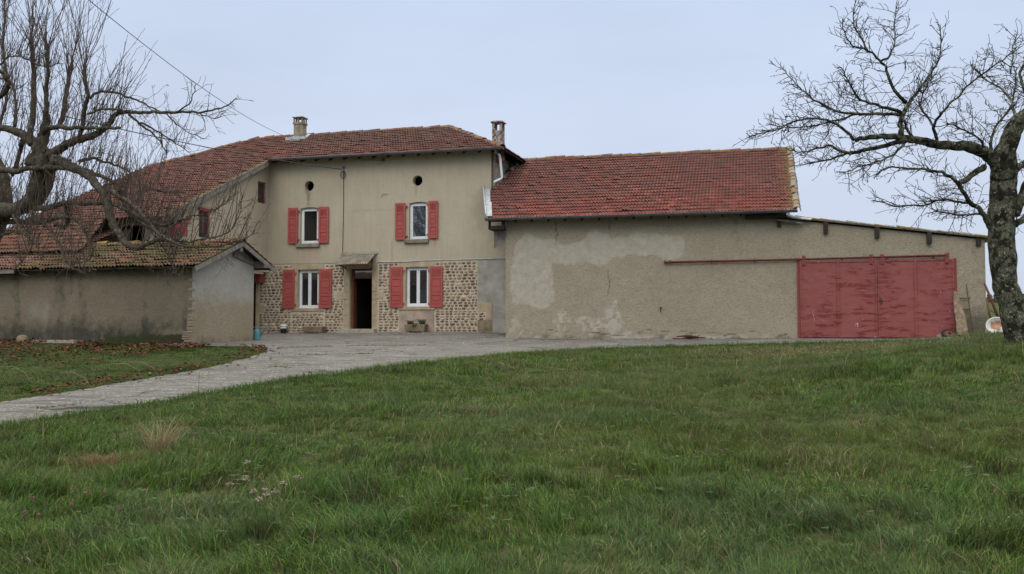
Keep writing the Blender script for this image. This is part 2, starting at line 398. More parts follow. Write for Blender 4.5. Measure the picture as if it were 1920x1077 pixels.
# ------------------------------------------------------------------ roofs
def tiles(F, oe, ze, s, poly, mskf=None, row=.27, amp=.017, step=.034, jit=.006, nu=6, per=.107, seed=1):
    us = [p[0] for p in poly]; ws = [p[1] for p in poly]; k = math.sqrt(1+s*s)
    rs = np.random.RandomState(seed)
    u0, u1 = min(us), max(us); v0, v1 = min(ws)*k, max(ws)*k
    nc = int((u1-u0)/per*nu)+1; U = np.linspace(u0, u1, nc+1)
    r0, r1 = int(math.floor(v0/row)), int(math.ceil(v1/row))
    nr = r1-r0; nt_ = int((u1-u0)/(2*per))+2
    tj = rs.randn(nr, nt_)*jit+(rs.rand(nr, nt_) < .015)*.028; tv = rs.randn(nr, nt_)*jit*1.2; ti = np.clip(((U-u0)/(2*per)).astype(int), 0, nt_-1)
    wave = amp*np.cos(2*np.pi*U/per)
    rows = []
    sag = lambda v: .03*(fbm(U*.35, np.full_like(U, v*.35), 1, seed)-.5)
    for i in range(nr):
        for q in (0, 1):
            vv = (r0+i+q)*row - (.0 if q == 0 else -.004)
            v = np.full_like(U, vv)+(tv[i][ti] if q == 0 else 0)
            h = wave*(1.3 if q == 0 else .8)+(step if q == 0 else 0)+tj[i][ti]*(1 if q == 0 else .3)+sag(vv)
            if q == 0: v = v-.045
            rows.append((v, h))
    V = np.array([r[0] for r in rows]); Hh = np.array([r[1] for r in rows]); UU = np.tile(U, (len(rows), 1)); W = V/k
    nrm = np.array([F.n[0]*s, F.n[1]*s, 1.0]); nrm /= np.linalg.norm(nrm)
    X = F.ox+F.e[0]*UU+F.n[0]*(oe-W)+nrm[0]*Hh; Y = F.oy+F.e[1]*UU+F.n[1]*(oe-W)+nrm[1]*Hh; Z = ze+s*W+nrm[2]*Hh
    nR, nC = UU.shape; co = np.stack([X, Y, Z], -1).reshape(-1, 3)
    idx = np.arange(nR*nC).reshape(nR, nC)
    fa = np.stack([idx[:-1,:-1], idx[:-1,1:], idx[1:,1:], idx[1:,:-1]], -1).reshape(-1, 4)
    me = bpy.data.meshes.new('t'); me.from_pydata(co.tolist(), [], fa.tolist())
    uvl = me.uv_layers.new(name='UVMap'); VV = V.copy()
    VV[0::2] += .055; VV[1::2] -= .01
    uvv = np.stack([UU, VV], -1).reshape(-1, 2); uvl.data.foreach_set('uv', uvv[fa.ravel()].astype(np.float32).ravel())
    ca = me.color_attributes.new('Msk', 'FLOAT_COLOR', 'POINT'); m = np.zeros((nR*nC, 4), np.float32); m[:, 3] = 1
    if mskf:
        r, g, b = mskf(UU, W); m[:, 0] = np.broadcast_to(r, UU.shape).ravel(); m[:, 1] = np.broadcast_to(g, UU.shape).ravel(); m[:, 2] = np.broadcast_to(b, UU.shape).ravel()
    ca.data.foreach_set('color', m.ravel())
    bm = bmesh.new(); bm.from_mesh(me); bpy.data.meshes.remove(me)
    c = (sum(us)/len(us), sum(ws)/len(ws)); P3 = lambda q: F.P(q[0], ze+s*q[1], oe-q[1])
    eps = .035
    for i in range(len(poly)):
        a, b2 = poly[i], poly[(i+1) % len(poly)]
        if abs(a[1]-b2[1]) < 1e-6 and a[1] <= min(ws)+1e-6: continue        # leave the eave edge wavy
        A, B_, Cc = P3(a), P3(b2), P3(c); d = (B_-A); nn = Vector(nrm); pn = d.cross(nn).normalized()
        if (Cc-A).dot(pn) > 0: pn = -pn
        bmesh.ops.bisect_plane(bm, geom=bm.verts[:]+bm.edges[:]+bm.faces[:], plane_co=A, plane_no=pn, clear_outer=True)
    me = bpy.data.meshes.new('tiles'); bm.to_mesh(me); bm.free()
    return me
def join_meshes(ms):
    bm = bmesh.new()
    for m in ms: bm.from_mesh(m)
    me = bpy.data.meshes.new('j'); bm.to_mesh(me); bm.free(); return me
def deck(mb, F, oe, ze, s, poly, drop=.03, th=.04):
    top = [F.P(u, ze+s*w-drop, oe-w) for u, w in poly]; bot = [F.P(u, ze+s*w-drop-th, oe-w) for u, w in poly]
    n = len(poly); fs = [tuple(range(n)), tuple(range(2*n-1, n-1, -1))]+[(i, (i+1) % n, n+(i+1) % n, n+i) for i in range(n)]
    mb.add(top+bot, fs)
def ridge(pts, r=.12, ln=.36, cols=None, jit=.012, lift=.0):
    """overlapping half-round ridge tiles along a polyline"""
    mb = MB()
    for a, b in zip(pts[:-1], pts[1:]):
        a, b = Vector(a), Vector(b); d = b-a; n = max(1, int(d.length/ln)); t = d.normalized(); x = t.cross(Vector((0,0,1))).normalized(); y = x.cross(t)
        for i in range(n):
            p = a+d*(i/n); q = a+d*((i+1.12)/n); off = Vector((random.gauss(0,jit*.6), random.gauss(0,jit*.6), random.gauss(0,jit)+lift))
            vs = []; m = 7
            for c, rr in ((p, r*1.12), (q, r*.92), (p, r*1.12-.02), (q, r*.92-.02)):
                for k in range(m):
                    an = math.pi*(k/(m-1))*1.15-math.pi*.075
                    vs.append(c+off+x*math.cos(an)*rr+y*(math.sin(an)*rr-.075))
            fs = [(k, k+1, m+k+1, m+k) for k in range(m-1)]+[(2*m+k+1, 2*m+k, 3*m+k, 3*m+k+1) for k in range(m-1)]
            fs += [(k+1, k, 2*m+k, 2*m+k+1) for k in range(m-1)]+[(m+k, m+k+1, 3*m+k+1, 3*m+k) for k in range(m-1)]
            mb.add(vs, fs, random.choice(cols or [(.16,.085,.055),(.20,.10,.065),(.16,.105,.07),(.19,.14,.07),(.13,.10,.08),(.22,.15,.08)]))
    return mb
M_ridge = attr_mat('lichened_ridge_tile', .9, .45, 14, bump=.4)
def gutter(mb, F, u0, u1, z, o, r=.07, zr=None):
    zr = z if zr is None else zr; m = 8; vs = []
    for u, zz in ((u0, z), (u1, zr)):
        for rr in (r, r-.008):
            for k in range(m+1):
                a = math.pi*k/m; vs.append(F.P(u, zz-rr*math.sin(a), o+rr*math.cos(a)))
    n = m+1; fs = []
    for k in range(m): fs += [(k, k+1, 2*n+k+1, 2*n+k), (n+k+1, n+k, 3*n+k, 3*n+k+1), (k+1, k, n+k, n+k+1), (2*n+k, 2*n+k+1, 3*n+k+1, 3*n+k)]
    mb.add(vs, fs)
    mb.tube([F.P(u0, z+.004, o+r), F.P(u1, zr+.004, o+r)], .011, 6)
    x = u0+.3
    while x < u1:
        zz = z+(zr-z)*(x-u0)/(u1-u0)
        mb.tube([F.P(x, zz-(r+.004)*math.sin(a), o+(r+.004)*math.cos(a)) for a in [math.pi*j/6 for j in range(7)]], .008, 4)
        x += .85
def RP(F, x0, x1, y0, y1, o=0):
    ym, xm = (y0+y1)/2, (x0+x1)/2
    return F.uz(x0, ym, o)[0], F.uz(x1, ym, o)[0], F.uz(xm, y1, o)[1], F.uz(xm, y0, o)[1]
# ================================================================== FARMHOUSE
FH = thing('farmhouse', H.P(0, 1.5, 0), 'two storey beige farmhouse with red shutters, cobbled ground floor and hipped red tile roof', 'house')
ZE, SL, CS = 8.02, .5, .45                     # eave height, main slope, lower left slope
W1 = RP(H, 563, 597, 391, 457); W2 = RP(H, 767, 802, 381, 449)
W3 = RP(H, 559, 598, 506, 578); W4 = RP(H, 761, 804, 501, 575)
DR = RP(H, 656, 698, 504, 617); DL = RP(H, 440, 480, 531, 620)
oc1 = H.uz(580, 349); oc2 = H.uz(783, 339)
holes = [arch(*W1, .04), arch(*W2, .04), rect(*W3), rect(*W4), rect(*DR), rect(*DL), circ(oc1[0], oc1[1], .19), circ(oc2[0], oc2[1], .19)]
UC, UL = 4.947, -3.95
outer = [(-8.6,.6),(6.05,.6),(6.05,5.75),(UC,5.75),(UC,8.1),(-8.6,8.1)]
me = fill_wall(H, outer, holes, .24); link('wall', me, M_house, FH)
# side, back and wing walls
M_side = simple('rough_side_render', (.33,.30,.25), .95, .4, 4, bump=.9, bs=18)
m = MB()
m.fbox(H, UC-.25, UC-.002, .6, 8.0, -5.5, -.25)
build('side_wall', m, M_side, FH)
m = MB(); m.fbox(H, -8.8, UC-.26, .6, 7.9, -5.5, -5.3)
m.hexa([H.P(-8.85,.6,-5.3),H.P(-8.6,.6,-5.3),H.P(-8.6,.6,.4),H.P(-8.85,.6,.4),H.P(-8.85,7.8,-5.3),H.P(-8.6,7.8,-5.3),H.P(-8.6,7.8,.4),H.P(-8.85,7.8,.4)])
m.hexa([H.P(-8.85,.6,.4),H.P(-8.6,.6,.4),H.P(-8.6,.6,6.1),H.P(-8.85,.6,6.1),H.P(-8.85,7.8,.4),H.P(-8.6,7.8,.4),H.P(-8.6,5.2,6.1),H.P(-8.85,5.2,6.1)])
build('back_wall', m, M_house, FH)
WS = H.sub(UL, 0, 16-90)                        # wing side wall, towards the camera u is negative
wsd = lambda d: 8.02-CS*(d-.45)                  # roof underside height d metres in front of the house front
DW = 6.15
win_a = RP(WS, 483.5, 498.5, 341.5, 381.5); win_b = RP(WS, 373, 393, 396, 446)
win_a = (win_a[0], min(win_a[1], -.03), win_a[2], win_a[3])
outer = [(-DW,3.8),(-.002,3.8),(-.002,8.03),(-.5,wsd(.5)-.06),(-DW,wsd(DW)-.06)]
me = fill_wall(WS, outer, [rect(*win_a), rect(*win_b)], .16); link('wing_wall', me, M_house, FH)
WF = H.sub(UL, DW, 16)
pa = RP(WF, 320, 352, 419, 444); pb = RP(WF, 232, 272, 422, 462)
me = fill_wall(WF, [(-4.9,1.0),(0,1.0),(0,wsd(DW)-.08),(-4.9,wsd(DW)-.08)], [rect(*pb)], .3); link('wing_front_wall', me, M_house, FH)
m = MB(); m.fbox(WF, pa[0], pa[1], pa[2], pa[3], .005, .05); m.fbox(WF, pa[0]-.05, pa[1]+.05, pa[3], pa[3]+.09, .0, .07)
build('hatch', m, M_red2, FH)
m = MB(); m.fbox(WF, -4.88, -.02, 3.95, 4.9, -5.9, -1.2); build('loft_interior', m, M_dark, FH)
for nm, q in (('loft_window', win_a), ('wing_window', win_b)):
    m = MB(); u0, u1, z0, z1 = q; b = .055
    m.fbox(WS, u0, u1, z1-b, z1, -.12, -.05); m.fbox(WS, u0, u1, z0, z0+b*.6, -.12, -.05)
    m.fbox(WS, u0, u0+b, z0+b*.6, z1-b, -.12, -.05); m.fbox(WS, u1-b, u1, z0+b*.6, z1-b, -.12, -.05)
    if nm == 'wing_window':
        m.fbox(WS, u0-.06, u1+.06, z1, z1+.10, 0, .05); m.fbox(WS, (u0+u1)/2-.03, (u0+u1)/2+.03, z0+b*.6, z1-b, -.11, -.06)
    f = build(nm, m, M_red2, FH)
    m = MB(); m.fbox(WS, u0+b, u1-b, z0+b*.6, z1-b, -.11, -.09); build('panel', m, simple('dark_shutter_boards', (.045,.042,.038), .85, .4, 6), f)
# cobbled ground floor
ZT = 4.10
uA, uB = H.uz(485.5, 560)[0], H.uz(896, 555)[0]
x = lambda px, y=550: H.uz(px, y)[0]
s3 = (x(547), x(608)); s4 = (x(749), x(815)); dS = (x(645), x(708))
z3b, z3t = H.uz(578, 584)[1], H.uz(578, 496)[1]
m = MB(); pieces = [(uA, s3[0], 1.0, ZT), (s3[0], s3[1], 1.0, z3b), (s3[1], dS[0], 1.0, ZT), (dS[1], s4[0], 1.0, ZT), (s4[1], uB, 1.0, ZT-.0)]
ext = (uB, x(911), H.uz(903, 600)[1], H.uz(903, 584)[1])
for p in pieces+[ext]: m.fbox(H, *p, 0, .02)
build('cobble_mortar', m, M_mort, FH)
blocks = []                                     # cut stones: (u0,u1,z0,z1,out)
qz = lambda y: H.uz(650, y)[1]
blocks += [(s3[0], s3[1], W3[3]+.0, ZT, .034), (s3[0], s3[1], z3b, W3[2]-.0, .05), (s3[0], W3[0], W3[2], W3[3], .034), (W3[1], s3[1], W3[2], W3[3], .034)]
blocks += [(s4[0], s4[1], W4[3], ZT, .034), (s4[0], W4[0], W4[2], W4[3], .034), (W4[1], s4[1], W4[2], W4[3], .034), (s4[0]-.02, s4[1]+.02, W4[2]-.12, W4[2], .06)]
zs = [DR[2]-.1, qz(592), qz(562), qz(548), DR[3]]
blocks += [(dS[0]-(.28 if i == 2 else 0), DR[0], zs[i]+.004, zs[i+1]-.004, .034) for i in range(4)]
blocks += [(DR[1], dS[1]+(.24 if i == 2 else 0), zs[i]+.004, zs[i+1]-.004, .034) for i in range(4)]
blocks += [(dS[0], dS[1], DR[3], ZT-.02, .034)]
q1 = x(923, 575)
blocks += [(uB, q1, H.uz(909,584)[1], H.uz(909,568)[1], .034), (x(911), q1, H.uz(917,600)[1], H.uz(917,584)[1], .032)]
blocks += [(DL[1], uA, H.uz(483,620)[1], H.uz(483,585)[1], .034), (DL[1], uA+.24, H.uz(483,585)[1], H.uz(483,571)[1], .036), (DL[1], uA, H.uz(483,571)[1], H.uz(483,531)[1], .034)]
for nm_, b0_, b1_ in (('window_surround',0,4),('window_surround',4,8),('door_surround',8,17),('corner_stones',17,19),('back_door_jamb',19,22)):
    m = MB()
    for b in blocks[b0_:b1_]: m.fbox(H, b[0], b[1], b[2], b[3], .001, b[4])
    build(nm_, m, M_cut, FH, bevel=.008)
m = MB(); m.fbox(H, s4[0]+.002, s4[1]-.03, 1.2, W4[2]-.12, 0, .026); build('pink_render_panel', m, M_pink, FH)
m = MB(); m.fbox(H, uB, 6.03, H.uz(917,568)[1], ZT, 0, .014); m.fbox(H, q1, 6.03, .9, H.uz(917,568)[1], 0, .014); build('grey_render_panel', m, M_grey, FH)
m = MB(); m.fbox(H, uB, q1, .9, H.uz(909,600)[1], 0, .03); build('mossy_corner_block', m, M_trough, FH)
# individual cobbles
avoid = [(dS[0]-.28, DR[0], zs[2], zs[3]), (DR[1], dS[1]+.24, zs[2], zs[3]), (DL[1], uA+.24, H.uz(483,585)[1], H.uz(483,571)[1])]
cobm = [MB() for _ in pieces+[ext]]; z = 1.36; r = 0
ccol = [(.165,.10,.062),(.20,.13,.08),(.14,.088,.058),(.235,.165,.105),(.17,.125,.09),(.12,.078,.055),(.30,.23,.155),(.19,.12,.075),(.25,.18,.12),(.34,.27,.19),(.22,.13,.08)]
while z < ZT-.04:
    rh = random.uniform(.088, .125); zc = z+rh/2; r += 1
    for pi, (a, b, z0, z1) in enumerate(pieces+[ext]):
        if not (z0+.03 < zc < z1-.035): continue
        u = a+random.uniform(.03, .06)
        while u < b-.05:
            wd = random.choice([random.uniform(.11,.16), random.uniform(.15,.23), random.uniform(.13,.19)])
            if u+wd > b-.012: wd = b-.012-u
            if wd < .06: break
            uc = u+wd/2
            if not any(q[0]-.05 < uc < q[1]+.05 and q[2]-.05 < zc < q[3]+.05 for q in avoid):
                ru = wd/2-.010; rz = (rh/2-.009)*random.uniform(.82, 1.05); tilt = random.gauss(.28 if r % 2 else .12, .22); pw = random.uniform(.75,1.0)
                vs = []; nn = 9; ph = random.random()
                for sc0, oo in ((1.0, .018), (.93, .031), (.62, .044)):
                    for k in range(nn):
                        an = 2*math.pi*(k+ph)/nn; ca, sa = math.cos(an), math.sin(an)
                        du = ru*sc0*math.copysign(abs(ca)**pw, ca); dz = rz*sc0*math.copysign(abs(sa)**pw, sa)
                        vs.append(H.P(uc+du*math.cos(tilt*.6)-dz*math.sin(tilt), zc+du*math.sin(tilt)*.35+dz, oo))
                vs.append(H.P(uc, zc, .048))
                fs = [(i*nn+k, i*nn+(k+1) % nn, (i+1)*nn+(k+1) % nn, (i+1)*nn+k) for i in range(2) for k in range(nn)]+[(2*nn+k, 2*nn+(k+1) % nn, 3*nn) for k in range(nn)]
                c = random.choice(ccol); f = random.uniform(.95, 1.7); cobm[pi].add(vs, fs, tuple(q*f for q in c))
            u += wd+random.uniform(.008, .024)
    z += rh
for m in cobm: build('cobble_facing', m, M_cob, FH, smooth=True)
# windows
def pvc_window(F, q, sashes, openpane=False, rise=0, glass=None):
    u0, u1, z0, z1 = q; m = MB(); b = .05; o0, o1 = -.16, -.10
    z1 += rise*.3
    m.fbox(F, u0+.004, u1-.004, z1-b, z1, o0, o1); m.fbox(F, u0+.004, u1-.004, z0, z0+b, o0, o1+.02)
    m.fbox(F, u0+.004, u0+b, z0+b, z1-b, o0, o1); m.fbox(F, u1-b, u1-.004, z0+b, z1-b, o0, o1)
    sa = []; 
    us = [(u0+b, u1-b)] if sashes == 1 else [(u0+b, (u0+u1)/2), ((u0+u1)/2, u1-b)]
    for a, c in us:
        t = .06; mo = o1+.012
        if not openpane:
            m.fbox(F, a+.002, c-.002, z1-b-t, z1-b-.002, o0+.01, mo); m.fbox(F, a+.002, c-.002, z0+b+.002, z0+b+t, o0+.01, mo)
            m.fbox(F, a+.002, a+t, z0+b+t, z1-b-t, o0+.01, mo); m.fbox(F, c-t, c-.002, z0+b+t, z1-b-t, o0+.01, mo)
            sa.append((a+t, c-t, z0+b+t, z1-b-t))
    w_ = build('window', m, M_white, FH, bevel=.004)
    for s in sa:
        m = MB(); m.fbox(F, s[0], s[1], s[2], s[3], -.14, -.13); build('pane', m, glass or M_glass, w_)
    return w_
win1 = pvc_window(H, W1, 1, False, .04, glass_mat('dim_window_glass', .04, (.008,.008,.009)))
win2 = pvc_window(H, W2, 1, False, .04, M_glass2); win3 = pvc_window(H, W3, 2); win4 = pvc_window(H, W4, 2)
for wv, q, y0, y1, px in ((win1, W1, 455, 463, (556,600)), (win2, W2, 447, 455, (759,804))):
    m = MB(); a, b = H.uz(px[0],y0)[0], H.uz(px[1],y0)[0]; m.fbox(H, a, b, q[2]-.14, q[2]-.004, .001, .10); m.fbox(H, q[0]+.003, q[1]-.003, q[2]-.1, q[2], -.22, -.001)
    build('sill', m, M_fibre, wv, bevel=.01)
# shutters
def shutter(F, q, hinge_right, lab=None):
    u0, u1, z0, z1 = q; m = MB(); s = .07; h = z1-z0
    m.fbox(F, u0+.01, u1-.01, z0+.01, z1-.01, .05, .062)
    m.fbox(F, u0, u0+s, z0, z1, .045, .082); m.fbox(F, u1-s, u1, z0, z1, .045, .082)
    rails = [(0, .07), (.30, .36), (.70, .755), (.93, 1.0)]
    for a, b in rails: m.fbox(F, u0+s, u1-s, z0+h*a, z0+h*b, .045, .080)
    for a, b in ((.07,.30), (.36,.70)):
        m.fbox(F, u0+s+.025, u1-s-.025, z0+h*a+.03, z0+h*b-.03, .062, .074)
        m.fbox(F, u0+s+.05, u1-s-.05, z0+h*(a+b)/2-.01, z0+h*(a+b)/2+.012, .074, .088)
    n = 7
    for k in range(n):
        za = z0+h*(.755+(.175)*k/n); zb = za+h*.175/n
        m.hexa([F.P(u0+s,za,.084),F.P(u1-s,za,.084),F.P(u1-s,za+.006,.088),F.P(u0+s,za+.006,.088),
                F.P(u0+s,zb-.010,.060),F.P(u1-s,zb-.010,.060),F.P(u1-s,zb-.004,.066),F.P(u0+s,zb-.004,.066)])
    hu = u1 if hinge_right else u0; sg = 1 if hinge_right else -1
    for f in (.1, .9):
        m.fbox(F, min(hu, hu+sg*.06), max(hu, hu+sg*.06), z0+h*f-.02, z0+h*f+.02, .0, .075)
        m.tube([F.P(hu+sg*.06, z0+h*f-.045, .05), F.P(hu+sg*.06, z0+h*f+.045, .05)], .014, 6)
    m.tube([F.P((u0+u1)/2, z0-.035, .0), F.P((u0+u1)/2, z0-.02, .09), F.P((u0+u1)/2, z0+.015, .092)], .01, 5)
    o = build('shutter', m, M_red, FH, bevel=.003)
    return o
for x0, x1, y0, y1, r in ((540,558,390,457,1),(597.5,616,388,456,0),(741,760,381,450,1),(803,821,377,447,0),
                          (530,552,506,579,1),(598.5,622,505,578,0),(731,755,501,577,1),(806,830,500,577,0)):
    shutter(H, RP(H, x0, x1, y0, y1, .06), r)
# door
m = MB(); u0, u1, z0, z1 = DR
m.fbox(H, u0+.002, u0+.09, z0, z1, -.22, -.12); m.fbox(H, u1-.05, u1-.002, z0, z1, -.22, -.12); m.fbox(H, u0+.09, u1-.05, z1-.07, z1, -.22, -.12)
m.fbox(H, u0+.09, u1-.05, z1-.36, z1-.29, -.22, -.12)
dr = build('door', m, M_brown, FH)
m = MB(); m.fbox(H, u0+.09, u1-.05, z1-.29, z1-.07, -.19, -.18); build('transom_pane', m, M_glass, dr)
m = MB(); m.fbox(H, u0+.05, u0+.09, z0+.01, z1-.37, -.42, -.23); build('open_leaf', m, M_brown, dr)
m = MB(); a, b = x(641), x(708); m.fbox(H, a, b, 1.2, H.uz(674,617)[1], -.24, .30); build('door_step', m, M_conc, FH, bevel=.015)
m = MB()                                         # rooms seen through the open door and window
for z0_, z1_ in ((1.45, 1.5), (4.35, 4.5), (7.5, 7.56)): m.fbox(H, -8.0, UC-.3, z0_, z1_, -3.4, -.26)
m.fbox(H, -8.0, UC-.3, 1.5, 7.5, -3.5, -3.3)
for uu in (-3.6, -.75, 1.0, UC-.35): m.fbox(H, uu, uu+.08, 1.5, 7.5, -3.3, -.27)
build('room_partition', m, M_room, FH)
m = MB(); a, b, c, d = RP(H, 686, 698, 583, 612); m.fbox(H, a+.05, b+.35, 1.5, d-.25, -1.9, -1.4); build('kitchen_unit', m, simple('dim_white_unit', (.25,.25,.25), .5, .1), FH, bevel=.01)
m = MB(); a, b = DL[0], H.uz(497, 520)[0]; m.fbox(H, a, b, H.uz(485,530)[1], H.uz(485,514)[1], .04, .34); build('red_lintel_box', m, M_red2, FH)
m = MB(); m.fbox(H, DL[0], DL[1], 1.2, DL[3], -.22, -.18); build('back_door', m, M_woodd, FH)
# corrugated canopy over the door
m = MB(); ca_, cb_ = H.uz(643.5, 478)[0], H.uz(705.5, 478)[0]; zt = H.uz(675, 477)[1]; OC = .72; zb = None
zb = H.uz(660, 495, OC)[1]; nn = 78; vs = []; fs = []
for j in range(2):
    for i in range(nn+1):
        u = ca_+(cb_-ca_)*i/nn
        h = .018*math.cos(2*math.pi*i/6)
        for th in (0, -.008): vs.append(H.P(u, (zt, zb)[j]+h+th, (.02, OC)[j]))
for i in range(nn):
    a = 2*i; b = 2*(nn+1)+2*i
    fs += [(a, a+2, b+2, b), (a+1, b+1, b+3, a+3), (b, b+2, b+3, b+1)]
m.add(vs, fs); cp_ = build('door_canopy', m, M_fibre, FH, smooth=False)
m = MB()
for k in range(26):
    u = ca_-.03+(cb_-ca_+.06)*k/25; m.add([H.P(u+dx, zt+.03+dz+random.uniform(-.01,.015), oo) for dx in (-.03,.03) for dz in (-.045,.04) for oo in (0,.07)], [(0,1,3,2),(4,6,7,5),(0,4,5,1),(2,3,7,6),(0,2,6,4),(1,5,7,3)])
build('mortar_fillet', m, M_conc, cp_)
m = MB()
for u in (ca_+.12, cb_-.15):
    m.beam(H.P(u, zt-.5, .02), H.P(u, zb-.02, OC-.08), .035, .035); m.beam(H.P(u, zt-.05, .02), H.P(u, zt-.55, .02), .035, .035)
m.beam(H.P(ca_+.03, zb-.035, OC-.06), H.P(cb_-.03, zb-.035, OC-.06), .05, .03)
build('canopy_bracket', m, M_rust, cp_)
# pale conduit along the string course, small wall fittings
m = MB(); m.tube([H.P(dS[1], ZT+.005, .04), H.P(x(760), ZT-.005, .045), H.P(x(800), ZT+.03, .045), H.P(x(870), ZT+.035, .04), H.P(6.0, ZT+.05, .04)], .016, 6)
build('conduit', m, M_zincl, FH)
m = MB(); m.tube([H.P(x(462), ZT, .02), H.P(x(600), ZT+.005, .02), H.P(ca_, ZT-.01, .02)], .008, 5); build('thin_cable', m, M_cable, FH)
m = MB()
a = H.uz(720, 301); m.fbox(H, a[0]-.05, a[0]+.03, a[1]-.04, a[1]+.06, 0, .07); m.tube([H.P(a[0]-.02, a[1]-.02, .05), H.P(a[0]-.15, a[1]-.17, .06)], .008, 5)
build('wall_bracket', m, M_zinc, FH); m = MB()
a = H.uz(722, 365); m.tube([H.P(a[0]-.16, a[1]-.1, .03), H.P(a[0]-.06, a[1]+.02, .04), H.P(a[0]+.1, a[1]+.005, .03)], .008, 5)
build('wall_hook', m, M_zinc, FH); m = MB()
a = H.uz(645, 314); m.fbox(H, a[0]-.03, a[0]+.03, a[1]-.06, a[1]+.04, 0, .05); m.tube([H.P(a[0], a[1], .02), H.P(a[0], a[1], .15), H.P(a[0]-.0, a[1]-.1, .16)], .012, 6)
m.tube([H.P(a[0]+.0, a[1]-.35, .03), H.P(a[0], a[1]-.12, .03)], .025, 6)
build('wall_bracket', m, M_zinc, FH)
m = MB(); a = H.uz(645, 325); u, z = a
m.tube([H.P(u, z+.05, .06)]+[H.P(u-.01+.10*math.sin(t), z-.06+.13*math.cos(t), .06) for t in [i*math.pi/8 for i in range(0, 17)]], .012, 6)
m.tube([H.P(u, z-.05, .04), H.P(u-.0, z-1.5, .025), H.P(u-.02, H.uz(643, 480)[1], .025)], .010, 5)
a = H.uz(644, 500); m.tube([H.P(a[0], a[1]+.03, .03), H.P(a[0], a[1]-.35, .03)], .015, 6)
build('wall_cable', m, M_cable, FH)
# gutter, downpipe, fascia
uEL, uER = -3.66, 5.49
m = MB(); gutter(m, H, uEL, uER+.06, ZE-.0, .45+.07, zr=ZE-.03); build('gutter', m, M_zinc, FH)
m = MB(); O_ = .3
pt = lambda px, py, o: H.P(*H.uz(px, py, o), o)
m.tube([pt(929.5, 279, .5), pt(929.5, 287, .45), pt(932, 289, .3)], .045, 10); build('gutter_outlet', m, M_zinc, FH)
m = MB(); m.tube([pt(933, 289, .28), pt(936.5, 291, .2), pt(938, 300, .16), pt(941.2, 333, .14), pt(939, 335.5, .16), pt(926, 342, .3)], .042, 10); build('downpipe', m, simple('white_downpipe', (.62,.64,.66), .4, .15, 4), FH)
m = MB()
u = uEL+.15
while u < uER:
    m = MB(); m.beam(H.P(u, ZE-.11, .42), H.P(u, ZE+.14, -.1), .07, .10); u += .58; build('rafter_tail', m, M_woodd, FH)
# roof surfaces
lich_house = lambda U, Wd: (np.clip(.5-(3.12-Wd)*1.2, 0, 1)*.8*(U < 3)+np.clip(.45-(3.12-Wd)-np.abs(U-3)*.3, 0, .5), .3+.25*Wd/3, U*0)
RW = 3.12; RU = uER-RW
parts = [tiles(H, .45, ZE, SL, [(uEL-.05,0),(uER,0),(RU,RW),(uEL-.05,RW)], lambda U, Wd: (np.clip(1.0-(3.12-Wd)*2.2, 0, 1)*.55+np.clip(1-np.abs((uER-U)-Wd)*2.5, 0, 1)*.5, .25+Wd*.18, U*0), jit=.008, seed=3)]
verge = lambda U: np.clip(1-(uEL-.0-U)*2.6, 0, 1)*.72
parts += [tiles(H, .45, ZE, SL, [(-9.0,0),(uEL-.05,0),(uEL-.05,RW),(-6.0,RW)], lambda U, Wd: (verge(U)*0+.12, .3+U*0, U*0), jit=.009, seed=4)]
parts += [tiles(H, .45, ZE, CS, [(-6.0,-6.35),(uEL-.02,-6.35),(uEL-.02,0),(-6.0,0)], lambda U, Wd: (verge(U), .3+U*0, U*0), jit=.009, seed=5)]
parts += [tiles(H, 6.8, ZE-CS*6.35, .58, [(-9.0,-2.05),(-4.9,-2.05),(-5.75,0),(-9.0,0)], lambda U, Wd: (U*0+.35, .3+U*0, U*0+.35), jit=.009, seed=16)]
parts += [tiles(H, .45, ZE, CS, [(-9.0,-6.37),(-6.0,-6.37),(-6.0,0),(-9.0,0)], lambda U, Wd: (np.clip(-Wd*.05,0,.4), .3+U*0, np.clip(-Wd*.05,0,.4)), jit=.009, seed=6)]
HS = H.sub(uER, .45, 16-90)                     # right hip, u runs away from the camera, eave on its line
parts += [tiles(HS, 0, ZE, SL, [(0,0),(2*RW,0),(RW,RW)], None, seed=7)]
HB = H.sub(0, .45-2*RW, 16+180)
parts += [tiles(HB, 0, ZE, SL, [(-uER,0),(9.0,0),(6.0,RW),(-RU,RW)], None, nu=3, seed=8)]
HL = H.sub(-9.0, .45-2*RW, 16+90)
parts += [tiles(HL, 0, ZE, SL*RW/3.0, [(0,0),(2*RW,0),(RW,3.0)], None, nu=3, seed=9)]
roof = link('roof', join_meshes(parts), M_tileH, FH)
m = MB()
deck(m, H, .45, ZE, SL, [(-8.9,.0),(uER-.02,.0),(RU,RW),(-6.0,RW)]); deck(m, H, .45, ZE, CS, [(-6.0,-6.3),(uEL-.05,-6.3),(uEL-.05,0),(-6.0,0)])
deck(m, H, .45, ZE, CS, [(-8.95,-6.35),(-6.0,-6.35),(-6.0,0),(-8.95,0)]); deck(m, H, 6.8, ZE-CS*6.35, .58, [(-8.95,-2.0),(-4.95,-2.0),(-5.8,0),(-8.95,0)]); deck(m, HS, 0, ZE, SL, [(0,.0),(2*RW,0),(RW,RW)]); deck(m, HB, 0, ZE, SL, [(-uER,0),(9.0,0),(6.0,RW),(-RU,RW)])
deck(m, HL, 0, ZE, SL*RW/3.0, [(0,0),(2*RW,0),(RW,3.0)])
build('roof_boarding', m, M_woodd, FH)
rz = ZE+SL*RW+.02
mb = ridge([H.P(RU, rz, .45-RW), H.P(-6.0, rz, .45-RW)], .11); mb2 = ridge([H.P(uER+.02, ZE+.03, .47), H.P(RU, rz, .45-RW)], .12)
